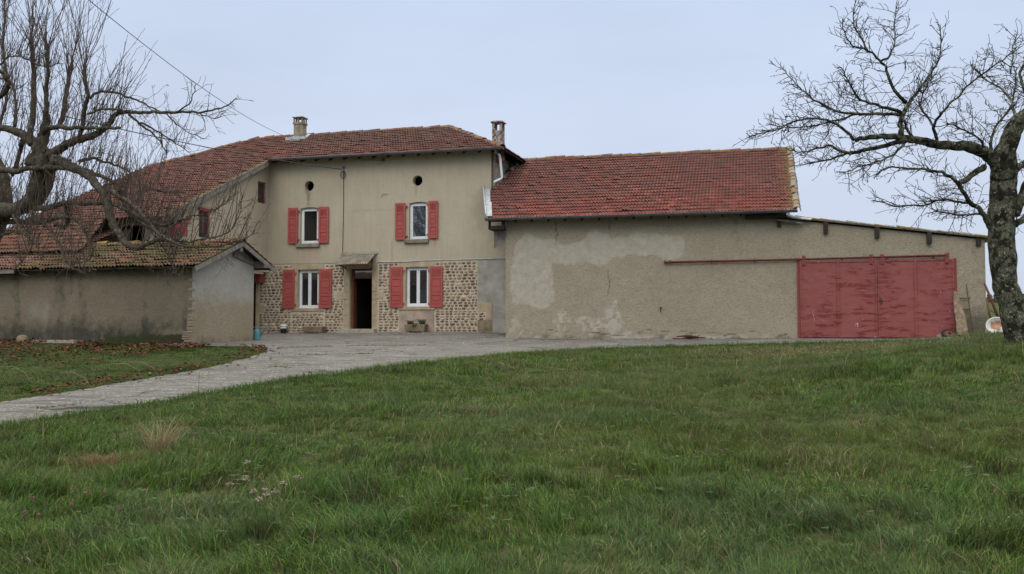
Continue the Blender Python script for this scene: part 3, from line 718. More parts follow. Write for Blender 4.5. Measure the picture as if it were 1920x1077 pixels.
mb3 = ridge([H.P(-6.0, rz, .45-RW), H.P(-9.0, ZE+.03, .45)], .11)
for q in (mb2, mb3): mb.add(q.v, q.f); mb.c[-len(q.f):] = q.c
build('ridge_tiles', mb, M_ridge, roof)
m = MB(); uv_ = uEL-.03
m.beam(H.P(uv_, ZE-.13, .45), H.P(uv_, ZE-.13-CS*6.3, 6.75), .035, .17)
m.beam(H.P(uv_+.02, ZE-.03, .45), H.P(uv_+.02, ZE-.03-CS*6.3, 6.75), .03, .05)
build('barge_board', m, M_wood, FH)
for d in (1.55, 3.6, 5.6): m = MB(); m.beam(H.P(-4.3, wsd(d)-.20, d), H.P(uEL-.08, wsd(d)-.20, d), .16, .17); build('purlin', m, M_wood, FH)
m = MB()                                         # lower wall carrying the wing, out of sight behind the outbuilding
m.fbox(H, -5.4, -5.15, .8, 3.9, .0, 6.0); m.fbox(H, -5.4, UL-.02, 3.72, 3.9, .25, 6.0); build('wing_lower_wall', m, M_house, FH)
# chimneys
def chimney(px, w, o, z1, style, nm_mat):
    t = .5*w
    u = None
    lo, hi = -12., 8.
    for _ in range(40):
        mid = (lo+hi)/2; p = H.P(mid, 9, o); yy = p.y*CP+7.4*SP
        if 960+FPX*p.x/yy < px: lo = mid
        else: hi = mid
    u = lo; m = MB()
    if style == 'cap':
        m.fbox(H, u-t, u+t, ZE+.6, z1-.34, o-t, o+t); m.fbox(H, u-t-.03, u+t+.03, z1-.34, z1-.26, o-t-.03, o+t+.03)
        for i in range(3):
            for j in range(3):
                if i == 1 and j == 1: continue
                a = u+(i-1)*(t-.015); b = o+(j-1)*(t-.015); m.fbox(H, a-.025, a+.025, z1-.26, z1-.08, b-.025, b+.025)
        m.fbox(H, u-t-.05, u+t+.05, z1-.08, z1-.045, o-t-.05, o+t+.05)
        b = len(m.v); m.add([H.P(u-t-.05,z1-.045,o-t-.05),H.P(u+t+.05,z1-.045,o-t-.05),H.P(u+t+.05,z1-.045,o+t+.05),H.P(u-t-.05,z1-.045,o+t+.05),H.P(u,z1,o)], [(0,1,4),(1,2,4),(2,3,4),(3,0,4)])
    else:
        m.fbox(H, u-t, u+t, ZE-.3, z1-.34, o-t, o+t)
        for a, b in ((-1,-1),(1,-1),(1,1),(-1,1)):
            m.fbox(H, u+a*(t-.045)-.045, u+a*(t-.045)+.045, z1-.34, z1-.05, o+b*(t-.045)-.045, o+b*(t-.045)+.045)
        m.fbox(H, u-t-.05, u+t+.05, z1-.05, z1-.01, o-t-.05, o+t+.05); m.fbox(H, u-t, u+t, z1-.01, z1+.015, o-t, o+t)
    return build('chimney', m, nm_mat, roof, bevel=.006), u
M_ch1 = simple('stained_chimney_render', (.27,.23,.155), .95, .45, 3.5, bump=.4)
def brick_mat():
    t = MT('whitewashed_brick', .95, .1); ob = t.coord(); br = t.n('TexBrick'); br.inputs['Scale'].default_value = 5.5
    br.inputs['Color1'].default_value = (.16,.055,.04,1); br.inputs['Color2'].default_value = (.11,.05,.04,1); br.inputs['Mortar'].default_value = (.22,.19,.16,1)
    mpg = t.coord('Object', (1,1,1), (math.pi/2, 0, 0)); t.l(mpg, br.inputs['Vector'])
    c = t.mix(t.noise(ob, 11, 5, .7, .46, .56), br.outputs['Color'], (.38,.36,.33)); t.color(c); t.bump(t.noise(ob, 20, 4), .5, .02); return t.m
c1, cu1 = chimney(562.5, .38, .45-2.75, 10.26, 'cap', M_ch1); c1['label'] = 'beige rendered chimney with small columned cap'
c2, cu2 = chimney(934.5, .37, -.75, 9.18, 'open', brick_mat()); c2['label'] = 'brick chimney with square open top'
m = MB(); zc = lambda o: ZE+SL*(.45-o)
for sx in (-1, 1): m.beam(H.P(cu1+sx*.33, zc(-1.9)+.05, -1.9), H.P(cu1+sx*.25, zc(-2.7)+.05, -2.7), .16, .03)
m.beam(H.P(cu1-.45, zc(-1.95)+.06, -1.95), H.P(cu1+.42, zc(-1.95)+.06, -1.95), .05, .20)
build('chimney_flashing', m, M_zincl, roof)
# ================================================================== masked wall sheets
def wall_sheet(F, u0, u1, zb, ztf, mskf, mat, name, parent, res=.05, o=0, rough=.006, seed=1):
    nu = int((u1-u0)/res); U = np.linspace(u0, u1, nu+1); zt = np.array([ztf(a) for a in U]); nz_ = int((zt.max()-zb)/res)
    T = np.linspace(0, 1, nz_+1)[:, None]; Z = zb+(zt-zb)[None, :]*T; UU = np.tile(U, (nz_+1, 1))
    O = o+rough*(fbm(UU, Z, 3, seed, 4)-.5)*2; O[:, 0] = o; O[:, -1] = o
    X = F.ox+F.e[0]*UU+F.n[0]*O; Y = F.oy+F.e[1]*UU+F.n[1]*O
    co = np.stack([X, Y, Z], -1).reshape(-1, 3); idx = np.arange(UU.size).reshape(UU.shape)
    fa = np.stack([idx[:-1,:-1], idx[:-1,1:], idx[1:,1:], idx[1:,:-1]], -1).reshape(-1, 4)
    me = bpy.data.meshes.new(name); me.from_pydata(co.tolist(), [], fa.tolist())
    ca = me.color_attributes.new('Msk', 'FLOAT_COLOR', 'POINT'); m = np.zeros((UU.size, 4), np.float32); m[:, 3] = 1
    r, g, b = mskf(UU, Z); m[:, 0] = np.clip(r, 0, 1).ravel(); m[:, 1] = np.clip(g, 0, 1).ravel(); m[:, 2] = np.clip(b, 0, 1).ravel()
    ca.data.foreach_set('color', m.ravel())
    return link(name, me, mat, parent, True)
ss = lambda x, a, b: np.clip((x-a)/(b-a), 0, 1)**2*(3-2*np.clip((x-a)/(b-a), 0, 1))
# ================================================================== OUTBUILDING
SH = thing('outbuilding', S.P(0, 1.2, 0), 'long low rendered outbuilding with mossy tile roof and pale gable end', 'shed')
ES, SS = 3.35, .39                              # eave height at o=.32, slope
GA, GB = 1.95, 3.12
def m_shed(U, Z):
    low = 1-ss(Z-1.25, .1, 1.0); n = fbm(U, Z*2, .8, 4, 4); n2 = fbm(U*.6, Z*.4, 1.2, 8, 3)
    dirt = low*.9*ss(n+.12, .35, .6)+ss(-U, 0, -.35)*0+ss(fbm(U*3, Z*.25, 1, 5, 3), .55, .8)*.35
    dirt = dirt+np.where(U < -3.2, .16, 0)*ss(Z, 1.3, 2.5)+(1-ss(np.abs(U+5.6), .05, .12))*.0
    moss = (1-ss(Z-1.2, .05, .42))*ss(n2, .3, .6)*1.1+ss(U, -3.3, -1.2)*(1-ss(Z-1.2, .1, .42))*.9
    patch = ss(fbm(U, Z*.7, .9, 15, 4), .6, .8)*.45+(1-ss(np.abs(U+4.9-.3*Z*.2), .04, .16))*.35*ss(n, .3, .6)
    return patch, dirt, moss
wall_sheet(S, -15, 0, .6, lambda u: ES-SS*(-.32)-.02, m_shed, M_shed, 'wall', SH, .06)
def g_top(b): return (ES+SS*(b+.32) if b <= GA else ES+SS*(GA+.32)-SS*(b-GA))-.03
def m_gab(U, Z):
    n = fbm(U, Z, 1.3, 6, 4)
    patch = ss(Z+1.1*(n-.5), 1.9, 3.0)*.8+.12
    dirt = (1-ss(Z-1.25, .0, .35))*.55*ss(n, .3, .6)+ss(fbm(U*4, Z*.4, 1, 9, 3), .55, .8)*.25
    moss = (1-ss(Z-1.15, .0, .2))*.8
    return patch, dirt, moss
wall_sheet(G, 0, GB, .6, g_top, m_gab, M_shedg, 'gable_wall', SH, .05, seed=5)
m = MB(); m.fbox(S, -15, -.3, .6, 3.3, -GB-0.02, -GB+.25); m.fbox(G, GB-.25, GB-.003, .6, ES+.2, -15, -.01)
build('back_wall', m, M_shedg, SH)
m = MB()                                         # crumbling stone corner
for k in range(26):
    z = 1.08+k*.088
    if z > 3.0: break
    if z > 2.0 and k % 3: continue
    r = random.uniform(.008, .03)*(1.4 if z < 1.9 else .4)
    p = S.P(random.uniform(-.05, .0), z, random.uniform(-.02, .01))
    m.fbox(S, -.10-r*1.5, .012+r*.3, z, z+.082, -.12, .01+r*.35, None, dz=random.uniform(-.01,.01))
for k in range(9):
    r = random.uniform(.02, .05); m.fbox(S, -.2-random.random()*.1, .02, 1.05+k*.06, 1.10+k*.06, -.1, .03+r*.5)
build('crumbling_corner', m, M_shedg, SH, bevel=.012)
mossf = lambda U, Wd: (np.clip(.16+.55*fbm(U, Wd, 1.2, 2, 4)-(U < -5.6)*.3, 0, 1), .4+U*0, np.clip(.64-.5*(U < -5.6)+.9*(fbm(U, Wd, 1.3, 7, 4)-.5), 0, 1))
RS_ = .32+GA
parts = [tiles(S, .32, ES, SS, [(-15,0),(.36,0),(.36,RS_),(-15,RS_)], mossf, amp=.02, jit=.012, step=.036, seed=12)]
SB = S.sub(0, -(GA+(GA+.32-(GA+.32))+1.81), 16+180)
zb_ = ES+SS*RS_-SS*1.81
parts += [tiles(SB, 0, zb_, SS, [(-.36,0),(15,0),(15,1.81),(-.36,1.81)], lambda U, Wd: (U*0+.35, U*0+.4, U*0+.3), amp=.02, jit=.012, step=.036, seed=13)]
parts += [tiles(S, .32, ES, SS, [(-16,RS_),(-5.0,RS_),(-5.0,4.4),(-16,4.4)], lambda U, Wd: (U*0+.25, U*0+.4, U*0+.1), amp=.02, jit=.012, step=.036, seed=14)]
sroof = link('roof', join_meshes(parts), M_tileS, SH)
m = MB(); deck(m, S, .32, ES, SS, [(-15,.0),(.34,0),(.34,RS_),(-15,RS_)]); deck(m, S, .32, ES, SS, [(-16,RS_),(-5.05,RS_),(-5.05,4.4),(-16,4.4)]); m.fbox(S, -16, -5.1, 3.2, 4.9, -4.1, -4.0); deck(m, SB, 0, zb_, SS, [(-.34,0),(15,0),(15,1.81),(-.34,1.81)]); build('roof_boarding', m, M_woodd, SH)
mb = ridge([S.P(.40, ES+SS*RS_+.015, -GA), S.P(-5.0, ES+SS*RS_+.015, -GA)], .10, cols=[(.18,.13,.05),(.20,.15,.05),(.22,.11,.06),(.14,.10,.05)], jit=.015)
build('ridge_tiles', mb, M_ridge, sroof)
m = MB(); U_ = .33
m.beam(S.P(U_, ES-.10, .36), S.P(U_, ES+SS*RS_-.12, -GA), .035, .13); m.beam(S.P(U_, ES+SS*RS_-.12, -GA), S.P(U_, zb_-.10, -GA-1.85), .035, .13)
build('barge_board', m, M_wood, SH)
m = MB(); m.fbox(G, GA-.07, GA+.07, ES+SS*RS_-.34, ES+SS*RS_-.17, -.05, .30); m.fbox(G, GB+.02, GB+.24, zb_-.03, zb_+.16, -.3, .34)
m.beam(G.P(GA, ES+SS*RS_-.42, .02), G.P(GB+.1, zb_+.06, .02), .10, .13)
build('beam_end', m, M_wood, SH)
m = MB(); m.fbox(S, -15, -5.6, ES-.13, ES-.01, .30, .34); build('eaves_board', m, M_wood, SH)
m = MB()
for k in range(15): m = MB(); m.beam(S.P(-.5-k*.6, ES-.1, .30), S.P(-.5-k*.6, ES+.06, -.1), .06, .07); build('rafter_tail', m, M_woodd, SH)
# ================================================================== BARN
BN = thing('barn', B.P(7, 1.35, 0), 'wide beige roughcast barn with red tile roof and red sliding doors', 'barn')
EB, SBn, RB = 5.30, .55, 5.2
z7 = lambda x, y: B.uz(900+x/2.693, 250+y/2.693)
P1 = [z7(*q) for q in [(172,600),(178,552),(215,530),(235,512),(300,530),(355,524),(420,545),(510,548),(545,535),(550,500),(585,488),(640,510),(665,535),(740,525),(775,508),(850,516),(920,512),(1005,510),(1040,545),(1025,600),(985,642),(930,628),(850,612),(760,622),(680,632),(640,662),(600,668),(560,662),(470,662),(375,672),(378,760),(380,842),(345,870),(305,895),(240,865),(160,860),(140,780),(150,700)]]
P2 = [z7(*q) for q in [(375,895),(440,875),(520,905),(560,935),(620,900),(680,860),(715,905),(735,960),(740,1000),(600,990),(400,985),(385,940)]]
P3 = [z7(*q) for q in [(930,910),(1000,935),(1060,905),(1075,925),(1000,948),(935,940)]]
P4 = [z7(*q) for q in [(140,870),(200,900),(215,1000),(150,1010)]]
P5 = [z7(*q) for q in [(700,1005),(760,1010),(740,1035),(700,1035)]]
WR = 14.655
def btop(u): return EB+SBn*.45-.03 if u < 8.86 else 5.12-.134*(u-8.71)-.03
def m_barn(U, Z):
    n = fbm(U, Z, 2.2, 3, 4)-.5
    d1 = sdist(U, Z, P1)+n*.30; p = ss(d1, -.07, .07)*.80
    n3 = fbm(U, Z, 8, 13, 4)
    for P, k in ((P2, .95), (P3, .75), (P4, .75), (P5, 1)): p = np.maximum(p, ss(sdist(U, Z, P)+n*.9, -.20, .20)*k*(.25+.75*ss(n3, .35, .60)))
    base = (1-ss(Z-1.3, .0, .34)); p = np.maximum(p, base*ss(fbm(U, Z*2, 3.2, 21, 4), .44, .60)*1.0*(U < 9))
    dirt = base*ss(fbm(U, Z, 2.6, 31, 4), .40, .60)*.8+(1-ss(np.abs(Z-1.52-.18*(fbm(U, U*0, 1.6, 88, 4)-.5)*2), .008, .03))*.8*(U < 9)*ss(fbm(U, Z, 1.2, 93, 2), .35, .55)
    dirt += ss(U, 12.9, 14.6)*.28+ss(U, 13.9, 14.2)*(1-ss(Z, 1.6, 2.45))*1.1
    dirt += ss(fbm(U*2.5, Z*.25, 1, 17, 3), .58, .8)*.3*ss(Z, 2, 5)
    for a, za, zb2, sd in ((1.7, 4.4, 5.3, 1), (3.5, 4.55, 5.3, 2), (3.45, 2.7, 3.55, 3), (5.35, 1.6, 3.7, 4)):      # cracks
        cx = a+(fbm(Z*0+sd, Z, 4, sd+40, 4)-.5)*.22
        dirt += (1-ss(np.abs(U-cx), .006, .035))*((Z > za) & (Z < zb2))*.9*(.35 if sd == 4 else 1)
    moss = (1-ss(Z-1.25, .02, .22))*ss(fbm(U, Z*0, 1.4, 9, 3), .35, .65)*.85*((U < 3.2) | (U > 7.5))+ss(U, 13.2, 14.2)*(1-ss(Z, 1.7, 2.6))*.25
    return p, dirt, moss
wall_sheet(B, 0, WR, .9, btop, m_barn, M_barn, 'wall', BN, .045, rough=.012)
m = MB(); m.fbox(B, 0, .28, .8, EB+.2, -9.9, -.02); m.fbox(B, 8.7, 8.88, 4.2, EB+.2, -9.9, -.02); m.fbox(B, WR-.25, WR-.0, .8, 4.28, -9.9, -.01); m.fbox(B, .28, WR-.25, .8, 4.2, -10.1, -9.9)
m.add([B.P(u, z, o) for u in (8.70, 8.88) for o, z in ((-.05, EB+.2), (-9.4, EB+.2), (.45-RB, EB+SBn*RB-.12))], [(0,1,2),(5,4,3),(0,3,4,1),(1,4,5,2),(2,5,3,0)])
build('side_wall', m, M_barn, BN)
mk = lambda U, Wd: (np.clip(1-(9.3-U)*1.4, 0, 1)*.72+np.clip(1-(RB-Wd)*2.5, 0, 1)*.2, .15+.16*Wd+np.clip(1-(U+1)*.5, 0, 1)*.4, U*0)
parts = [tiles(B, .45, EB, SBn, [(-.50,0),(9.32,0),(9.32,RB),(-.55,RB),(-1.22,2.3)], mk, jit=.006, seed=21)]
BB = B.sub(0, .45-2*RB, 14+180)
parts += [tiles(BB, 0, EB, SBn, [(-9.32,0),(.4,0),(.4,RB),(-9.32,RB)], None, nu=3, seed=22)]
broof = link('roof', join_meshes(parts), M_tileB, BN)
m = MB(); deck(m, B, .45, EB, SBn, [(-.48,0),(9.28,0),(9.28,RB),(-.5,RB)]); deck(m, BB, 0, EB, SBn, [(-9.28,0),(.4,0),(.4,RB),(-9.28,RB)]); build('roof_boarding', m, M_woodd, BN)
rp = lambda u, w, l=.02: B.P(u, EB+SBn*w+l, .45-w)
mb = ridge([rp(9.4, RB), rp(-.7, RB)], .11, cols=[(.17,.09,.055),(.19,.12,.065),(.20,.14,.06),(.14,.11,.085),(.20,.10,.07)])
mv = ridge([rp(9.30, -.03, .03), rp(9.30, RB, .03)], .12, ln=.3, cols=[(.23,.205,.155),(.21,.17,.10),(.24,.165,.07),(.27,.245,.19),(.19,.125,.07)])
mb.add(mv.v, mv.f); mb.c[-len(mv.f):] = mv.c
mv = ridge([rp(-.98, 2.45, .05), rp(-.62, 5.0, .05)], .10, ln=.28, cols=[(.16,.14,.11),(.2,.17,.1)], jit=.03)
mb.add(mv.v, mv.f); mb.c[-len(mv.f):] = mv.c
build('ridge_tiles', mb, M_ridge, broof)
m = MB(); vs = []
for w_, lu in ((-.02, -.56), (1.1, -.93), (2.42, -1.34)):
    vs.append((w_, lu))
for (wa, ua), (wb, ub) in zip(vs[:-1], vs[1:]):
    m.beam(rp(ua, wa, .10), rp(ub, wb, .10+.08), .035, .15)
    m.hexa([rp(ua, wa, .08), rp(ua+.22, wa, .08), rp(ub+.26, wb, .08), rp(ub, wb, .08), rp(ua, wa, .095), rp(ua+.22, wa, .10), rp(ub+.26, wb, .10), rp(ub, wb, .095)])
build('flashing', m, M_zincl, BN)
m = MB(); gutter(m, B, -.56, 9.32, EB-.02, .45+.07, zr=EB-.03); build('gutter', m, M_zinc, BN)
m = MB(); k = 0
while k*.555 < 9.0:
    u = .42+k*.555; k += 1
    if u > 9.1: break
    m = MB(); m.beam(B.P(u, EB-.12, .40), B.P(u, EB+.12, -.05), .06, .09); build('rafter_tail', m, M_woodd, BN)
m = MB(); m.fbox(B, -.5, -.02, EB-.36, EB-.24, -1.6, .36); m.fbox(B, -.50, -.44, EB-.36, EB-.04, .26, .36); m.fbox(B, -.05, .05, EB-.36, EB-.04, .26, .36)
m.fbox(B, -.5, .05, EB-.075, EB-.045, .05, .42)
build('wall_plate', m, M_woodd, BN)
m = MB(); m.fbox(B, 7.75, 9.0, EB-.22, EB-.12, .02, .30); build('eaves_timber', m, M_woodd, BN)
# timber boards closing the gap between house and barn
m = MB(); n = 7; u0b, z0b = B.uz(926.5, 466, -.05); u1b = -.005; zt_ = EB-.37
for i in range(n):
    a = u0b+(u1b-u0b)*i/n; b = u0b+(u1b-u0b)*(i+1)/n-.008; f = i/n
    zb2 = B.uz(930, 466-18*f, -.05)[1]+random.uniform(-.02,.02); m.fbox(B, a, b, zb2, zt_, -.06+random.uniform(-.008,.008), -.03)
build('timber_cladding', m, M_wood, BN)
# lean-to roof
m = MB(); lt = lambda u: 5.14-.134*(u-8.71)
m.hexa([B.P(8.60,lt(8.6)-.0,.13),B.P(14.78,lt(14.78)-.0,.13),B.P(14.78,lt(14.78),-9.9),B.P(8.60,lt(8.6),-9.9),B.P(8.60,lt(8.6)+.035,.13),B.P(14.78,lt(14.78)+.035,.13),B.P(14.78,lt(14.78)+.035,-9.9),B.P(8.60,lt(8.6)+.035,-9.9)])
lr = build('lean_to_roof', m, M_wood, BN)
mb = MB(); u = 8.62
while u < 14.75:
    L_ = random.uniform(.28,.40); c = random.choice([(.30,.26,.2),(.36,.33,.27),(.33,.2,.05),(.25,.2,.15),(.4,.38,.33)]); h = random.uniform(.035,.06)
    if u < 10 and random.random() < .6: c = (.38,.2,.03)
    mb.hexa([B.P(u,lt(u)+.036,.15+random.uniform(-.01,.01)),B.P(u+L_,lt(u+L_)+.036,.15),B.P(u+L_,lt(u+L_)+.036,-9.8),B.P(u,lt(u)+.036,-9.8)]+[B.P(u,lt(u)+.036+h,.14),B.P(u+L_,lt(u+L_)+.036+h*.6,.14),B.P(u+L_,lt(u+L_)+.036+h*.6,-9.8),B.P(u,lt(u)+.036+h,-9.8)], c)
    u += L_
build('verge_tiles', mb, M_ridge, lr)
for px, py in ((1460.5, 419), (1548.5, 432), (1645, 440), (1743, 451), (1836, 455)):
    u, z = B.uz(px, py, .13); m = MB(); m.fbox(B, u-.065, u+.065, z-.09, lt(u)-.004, -.02, .13 if px < 1800 else .08); build('purlin_end', m, M_woodd, BN)
m = MB(); q = lambda px, py, o: B.P(*B.uz(px, py, o), o)
m.tube([q(1478, 398, .5), q(1479, 404, .48), q(1486, 407, .42), q(1500, 409.5, .2)], .045, 10); m.tube([q(1478, 392, .5), q(1478, 399, .5)], .05, 10)
build('gutter_outlet', m, M_zincl, BN)
m = MB(); m.tube([q(1496, 409, .2), q(1521, 411.5, .18)], .035, 10); build('downpipe', m, simple('white_barn_pipe', (.62,.64,.66), .4, .15, 4), BN)
m = MB(); a = B.uz(1457, 411, .2); m.fbox(B, a[0], a[0]+.75, a[1]-.045, a[1]-.005, .14, .2, dz=-.12); build('fascia', m, M_wood, BN)
# sliding doors
def door_mat():
    t = MT('patchy_red_steel', .62, .3); uv = t.coord('Object'); 
    ho = t.coord('Object', (1,1,5)); st = t.noise(ho, 1.7, 7, .72, .50, .55); bigm = t.noise(uv, 1.0, 3, .6, .44, .52)
    c = t.mix(t.noise(uv, 1.2, 4, .6, .3, .7), (.215,.050,.045), (.27,.070,.056))
    c = t.mix(t.rng(t.noise(t.coord('Object', (1,1,3)), 2.3, 4, .6, .35, .65), 0, 1, 0, .5), c, (.25,.095,.10))
    c = t.mix(t.math('MULTIPLY', t.math('MULTIPLY', st, bigm), .9), c, (.14,.018,.015))
    c = t.mix(t.math('MULTIPLY', t.noise(t.coord('Object', (1,1,6)), 3.1, 6, .75, .50, .60), .4), c, (.27,.10,.10))
    ver = t.noise(t.coord('Object', (1,1,.35)), 9, 5, .7, .64, .68); c = t.mix(t.math('MULTIPLY', ver, t.noise(uv, .7, 2, .5, .5, .6)), c, (.45,.38,.36))
    t.color(c); t.bump(t.noise(uv, 1.4, 2), .25, .03); return t.m
M_door = door_mat()
DZ0, DZ1 = 1.385, 3.735
for a, b in ((9.385, 11.62), (11.635, 13.775)):
    m = MB(); mid = (a+b)/2+(.0); m.fbox(B, a, b, DZ0, DZ1, .055, .07)
    for v in (a, mid-.025, b-.05): m.fbox(B, v, v+.05, DZ0, DZ1, .07, .090)
    m.fbox(B, mid-.075, mid-.055, DZ0+.05, DZ1-.05, .07, .076); m.fbox(B, mid+.055, mid+.075, DZ0+.05, DZ1-.05, .07, .076)
    for v in (DZ0, DZ1-.05):
        for p, q_ in ((a+.05, mid-.025), (mid+.025, b-.05)): m.fbox(B, p, q_, v, v+.05, .07, .090)
    dd = build('sliding_door', m, M_door, BN, bevel=.004); dd['label'] = 'left sliding door leaf with broad dark paint patches' if a < 10 else 'right sliding door leaf with lock and white scratches'
    for hx in ((a+.12, b-.16) if a < 10 else (a+.14, b-.18)):
        m = MB(); m.fbox(B, hx-.055, hx+.055, DZ1-.12, DZ1+.17, .093, .108)
        for dz in (-.08, .0, .12): m.tube([B.P(hx, DZ1+dz, .108), B.P(hx, DZ1+dz, .122)], .014, 6)
        m.tube([B.P(hx, DZ1+.13, .085), B.P(hx, DZ1+.13, .135)], .045, 10)
        build('hanger', m, M_red2, dd)
    if a > 10:
        m = MB(); m.fbox(B, a+.05, a+.11, DZ0+1.02, DZ0+1.2, .092, .10); m.tube([B.P(a+.03, DZ0+1.12, .11), B.P(a+.13, DZ0+1.12, .12), B.P(a+.14, DZ0+1.06, .12)], .013, 6); build('handle', m, M_rust, dd)
m = MB(); m.tube([B.P(5.26, 3.785, .10), B.P(9.3, 3.80, .10), B.P(13.62, 3.85, .10)], .024, 8); m.beam(B.P(5.26, 3.755, .075), B.P(13.62, 3.82, .075), .03, .045)
u = 5.4
while u < 13.5: m.fbox(B, u, u+.05, 3.75, 3.84, .0, .09); u += 1.3
m.fbox(B, 5.235, 5.265, 3.74, 3.83, .0, .12)
build('door_rail', m, simple('rusty_red_rail', (.17,.055,.042), .8, .4, 9), BN)
for ds_ in (9.30, 13.78): m = MB(); m.fbox(B, ds_, ds_+.08, 1.3, DZ1+.02, .002, .05); build('door_stop', m, M_red2, BN)
m = MB(); a = B.uz(1239, 578); m.fbox(B, a[0]-.03, a[0]+.02, a[1]-.02, a[1]+.04, 0, .07); m.tube([B.P(a[0], a[1], .06), B.P(a[0]-.01, a[1]-.13, .05)], .015, 5); build('iron_hook', m, M_rust, BN)
# ================================================================== GROUND
PY = [-200,0,7,13,20.4,27,32,36,45,60,120,200,400,900]; PZ = [0,0,0,.30,.70,1.07,1.34,1.50,1.62,2.3,5.2,5.4,5.4,5.4]
_yy = np.linspace(-200, 900, 4401); _zz = np.interp(_yy, PY, PZ); _k = np.ones(13)/13
_zz = np.convolve(np.pad(_zz, 6, mode='edge'), _k, 'valid')
base = lambda y: np.interp(y, _yy, _zz)
ctl = [(-8.67,26,1.2),(-7.81,29,1.28),(-14.8,27.8,1.29),(-9.2,36.4,1.48),(-5.5,35.3,1.50),(-.74,33.95,1.54),(-.21,31.9,1.32),(4,30.8,1.32),(8,29.9,1.33),(11,29.2,1.36),(13.2,28.6,1.38),
       (14.0,28.3,1.47),(9.5,18,1.40),(13.2,26.5,1.50),(11.5,22,1.45),(8.0,22,1.06),(0,20,.70),(4.5,23.5,.92),(-6,17,.55),(4,14,.38),(8,14,.72),(0,10,.12),(-4,10,.12),(4,8,.03),(-4,6.5,0),(0,6.5,0),(4,6.5,.0),(-10,14,.35),(-15,18,.62),(-12,22,.9),(9.9,27.5,1.27),(6.0,28.2,1.14),(16,24,1.75),(18,30,2.0)]
cx = np.array([c[0] for c in ctl]); cy = np.array([c[1] for c in ctl]); cz = np.array([c[2] for c in ctl])-base(cy)
SG = 3.6
K = np.exp(-((cx[:,None]-cx)**2+(cy[:,None]-cy)**2)/(2*SG**2)); wts = np.linalg.solve(K+np.eye(len(cx))*.03, cz)
def G0(x, y):
    x = np.asarray(x, float); y = np.asarray(y, float); r = base(y)
    for i in range(len(cx)): r = r+wts[i]*np.exp(-((x-cx[i])**2+(y-cy[i])**2)/(2*SG**2))
    return r
def hit(px, py):
    d = ray(px, py); lo = 3.0
    for k in range(900):
        Y = 3+k*.06; t = Y/d[1]
        if 1.6+t*d[2] < float(G0(t*d[0], Y)): return (t*d[0], Y)
    return (t*d[0], Y)
front = [hit(*q) for q in [(-260,880),(-120,836),(0,801),(150,779),(300,757),(450,729),(560,712),(640,702),(740,688),(850,677),(980,664),(1100,657),(1220,652),(1350,648.5),(1500,645),(1650,642),(1780,639)]]
lawnb = [hit(*q) for q in [(-260,785),(-120,770),(0,757),(100,741),(180,728),(250,716),(330,703),(400,690),(460,674),(496,663),(502,657),(490,652)]]
xy = lambda F, u, o: (F.P(u,0,o).x, F.P(u,0,o).y)
road_poly = front+[xy(B,14.0,-.15),xy(B,.1,-.15),xy(B,.05,-1.9),xy(H,5.2,-.1),xy(H,-5.1,-.1),xy(H,-5.1,6.3),xy(G,3.0,-.15),xy(G,.2,-.15),xy(G,-.10,.02),xy(G,-.12,.9)]+lawnb[::-1]
lawn_poly = lawnb+[xy(G,-.12,.9),xy(G,-.10,.02),xy(S,-.3,.03),xy(S,-15,.03)]
rx = np.array([p[0] for p in road_poly]); 
def densify(P, st=.3, amp=.05, seed=3):
    out = []
    for i in range(len(P)):
        a, b = P[i], P[(i+1) % len(P)]; d = math.hypot(b[0]-a[0], b[1]-a[1]); n = max(1, int(d/st))
        for k in range(n):
            t = k/n; x_, y_ = a[0]+(b[0]-a[0])*t, a[1]+(b[1]-a[1])*t
            out.append((x_+amp*2*(float(fbm(x_,y_,2.5,seed))-.5), y_+amp*2*(float(fbm(x_,y_,2.5,seed+5))-.5)))
    return out
nfr = len(front)
road_poly = densify(road_poly, .25, .11)
def bumps(x, y):
    d = -sdist(x, y, road_poly); k = ss(d, .3, 2.0)
    near = ss(-np.asarray(y, float), -26, -20)
    return k*near*(.13*(fbm(x, y, .45, 2, 3)-.5)+.12*(fbm(x, y, 1.5, 6, 2)-.5)*ss(-np.asarray(y, float), -17, -8))
def GZ(x, y): return G0(x, y)+bumps(x, y)
def axis(lo, hi, a, b, st):
    A = np.arange(a, b+1e-6, st); g = [a]; s = st
    while g[-1] > lo: s *= 1.3; g.append(g[-1]-s)
    h = [b]; s = st
    while h[-1] < hi: s *= 1.3; h.append(h[-1]+s)
    return np.array(g[:0:-1]+list(A)+h[1:])
AX = axis(-600, 600, -24, 24, .3); AY = axis(-300, 900, 1, 40, .3)
XX, YY = np.meshgrid(AX, AY); ZZ = G0(XX, YY); mk_ = (np.abs(XX) < 26) & (YY > 0) & (YY < 34)
ZZ[mk_] += bumps(XX[mk_], YY[mk_])
idx = np.arange(XX.size).reshape(XX.shape)
fa = np.stack([idx[:-1,:-1], idx[:-1,1:], idx[1:,1:], idx[1:,:-1]], -1).reshape(-1, 4)
me = bpy.data.meshes.new('ground'); me.from_pydata(np.stack([XX,YY,ZZ],-1).reshape(-1,3).tolist(), [], fa.tolist())
t = MT('meadow_soil', 1, .05); ob = t.coord()
c = t.mix(t.noise(ob, .15, 6, .65, .3, .7), (.045,.062,.02), (.075,.10,.03)); c = t.mix(t.noise(ob, 3, 5, .7, .45, .7), c, (.05,.042,.022)); t.color(c); t.bump(t.noise(ob, 12, 5), .8, .05)
M_soil = t.m
tag(link('ground', me, M_soil, None, True), kind='structure')
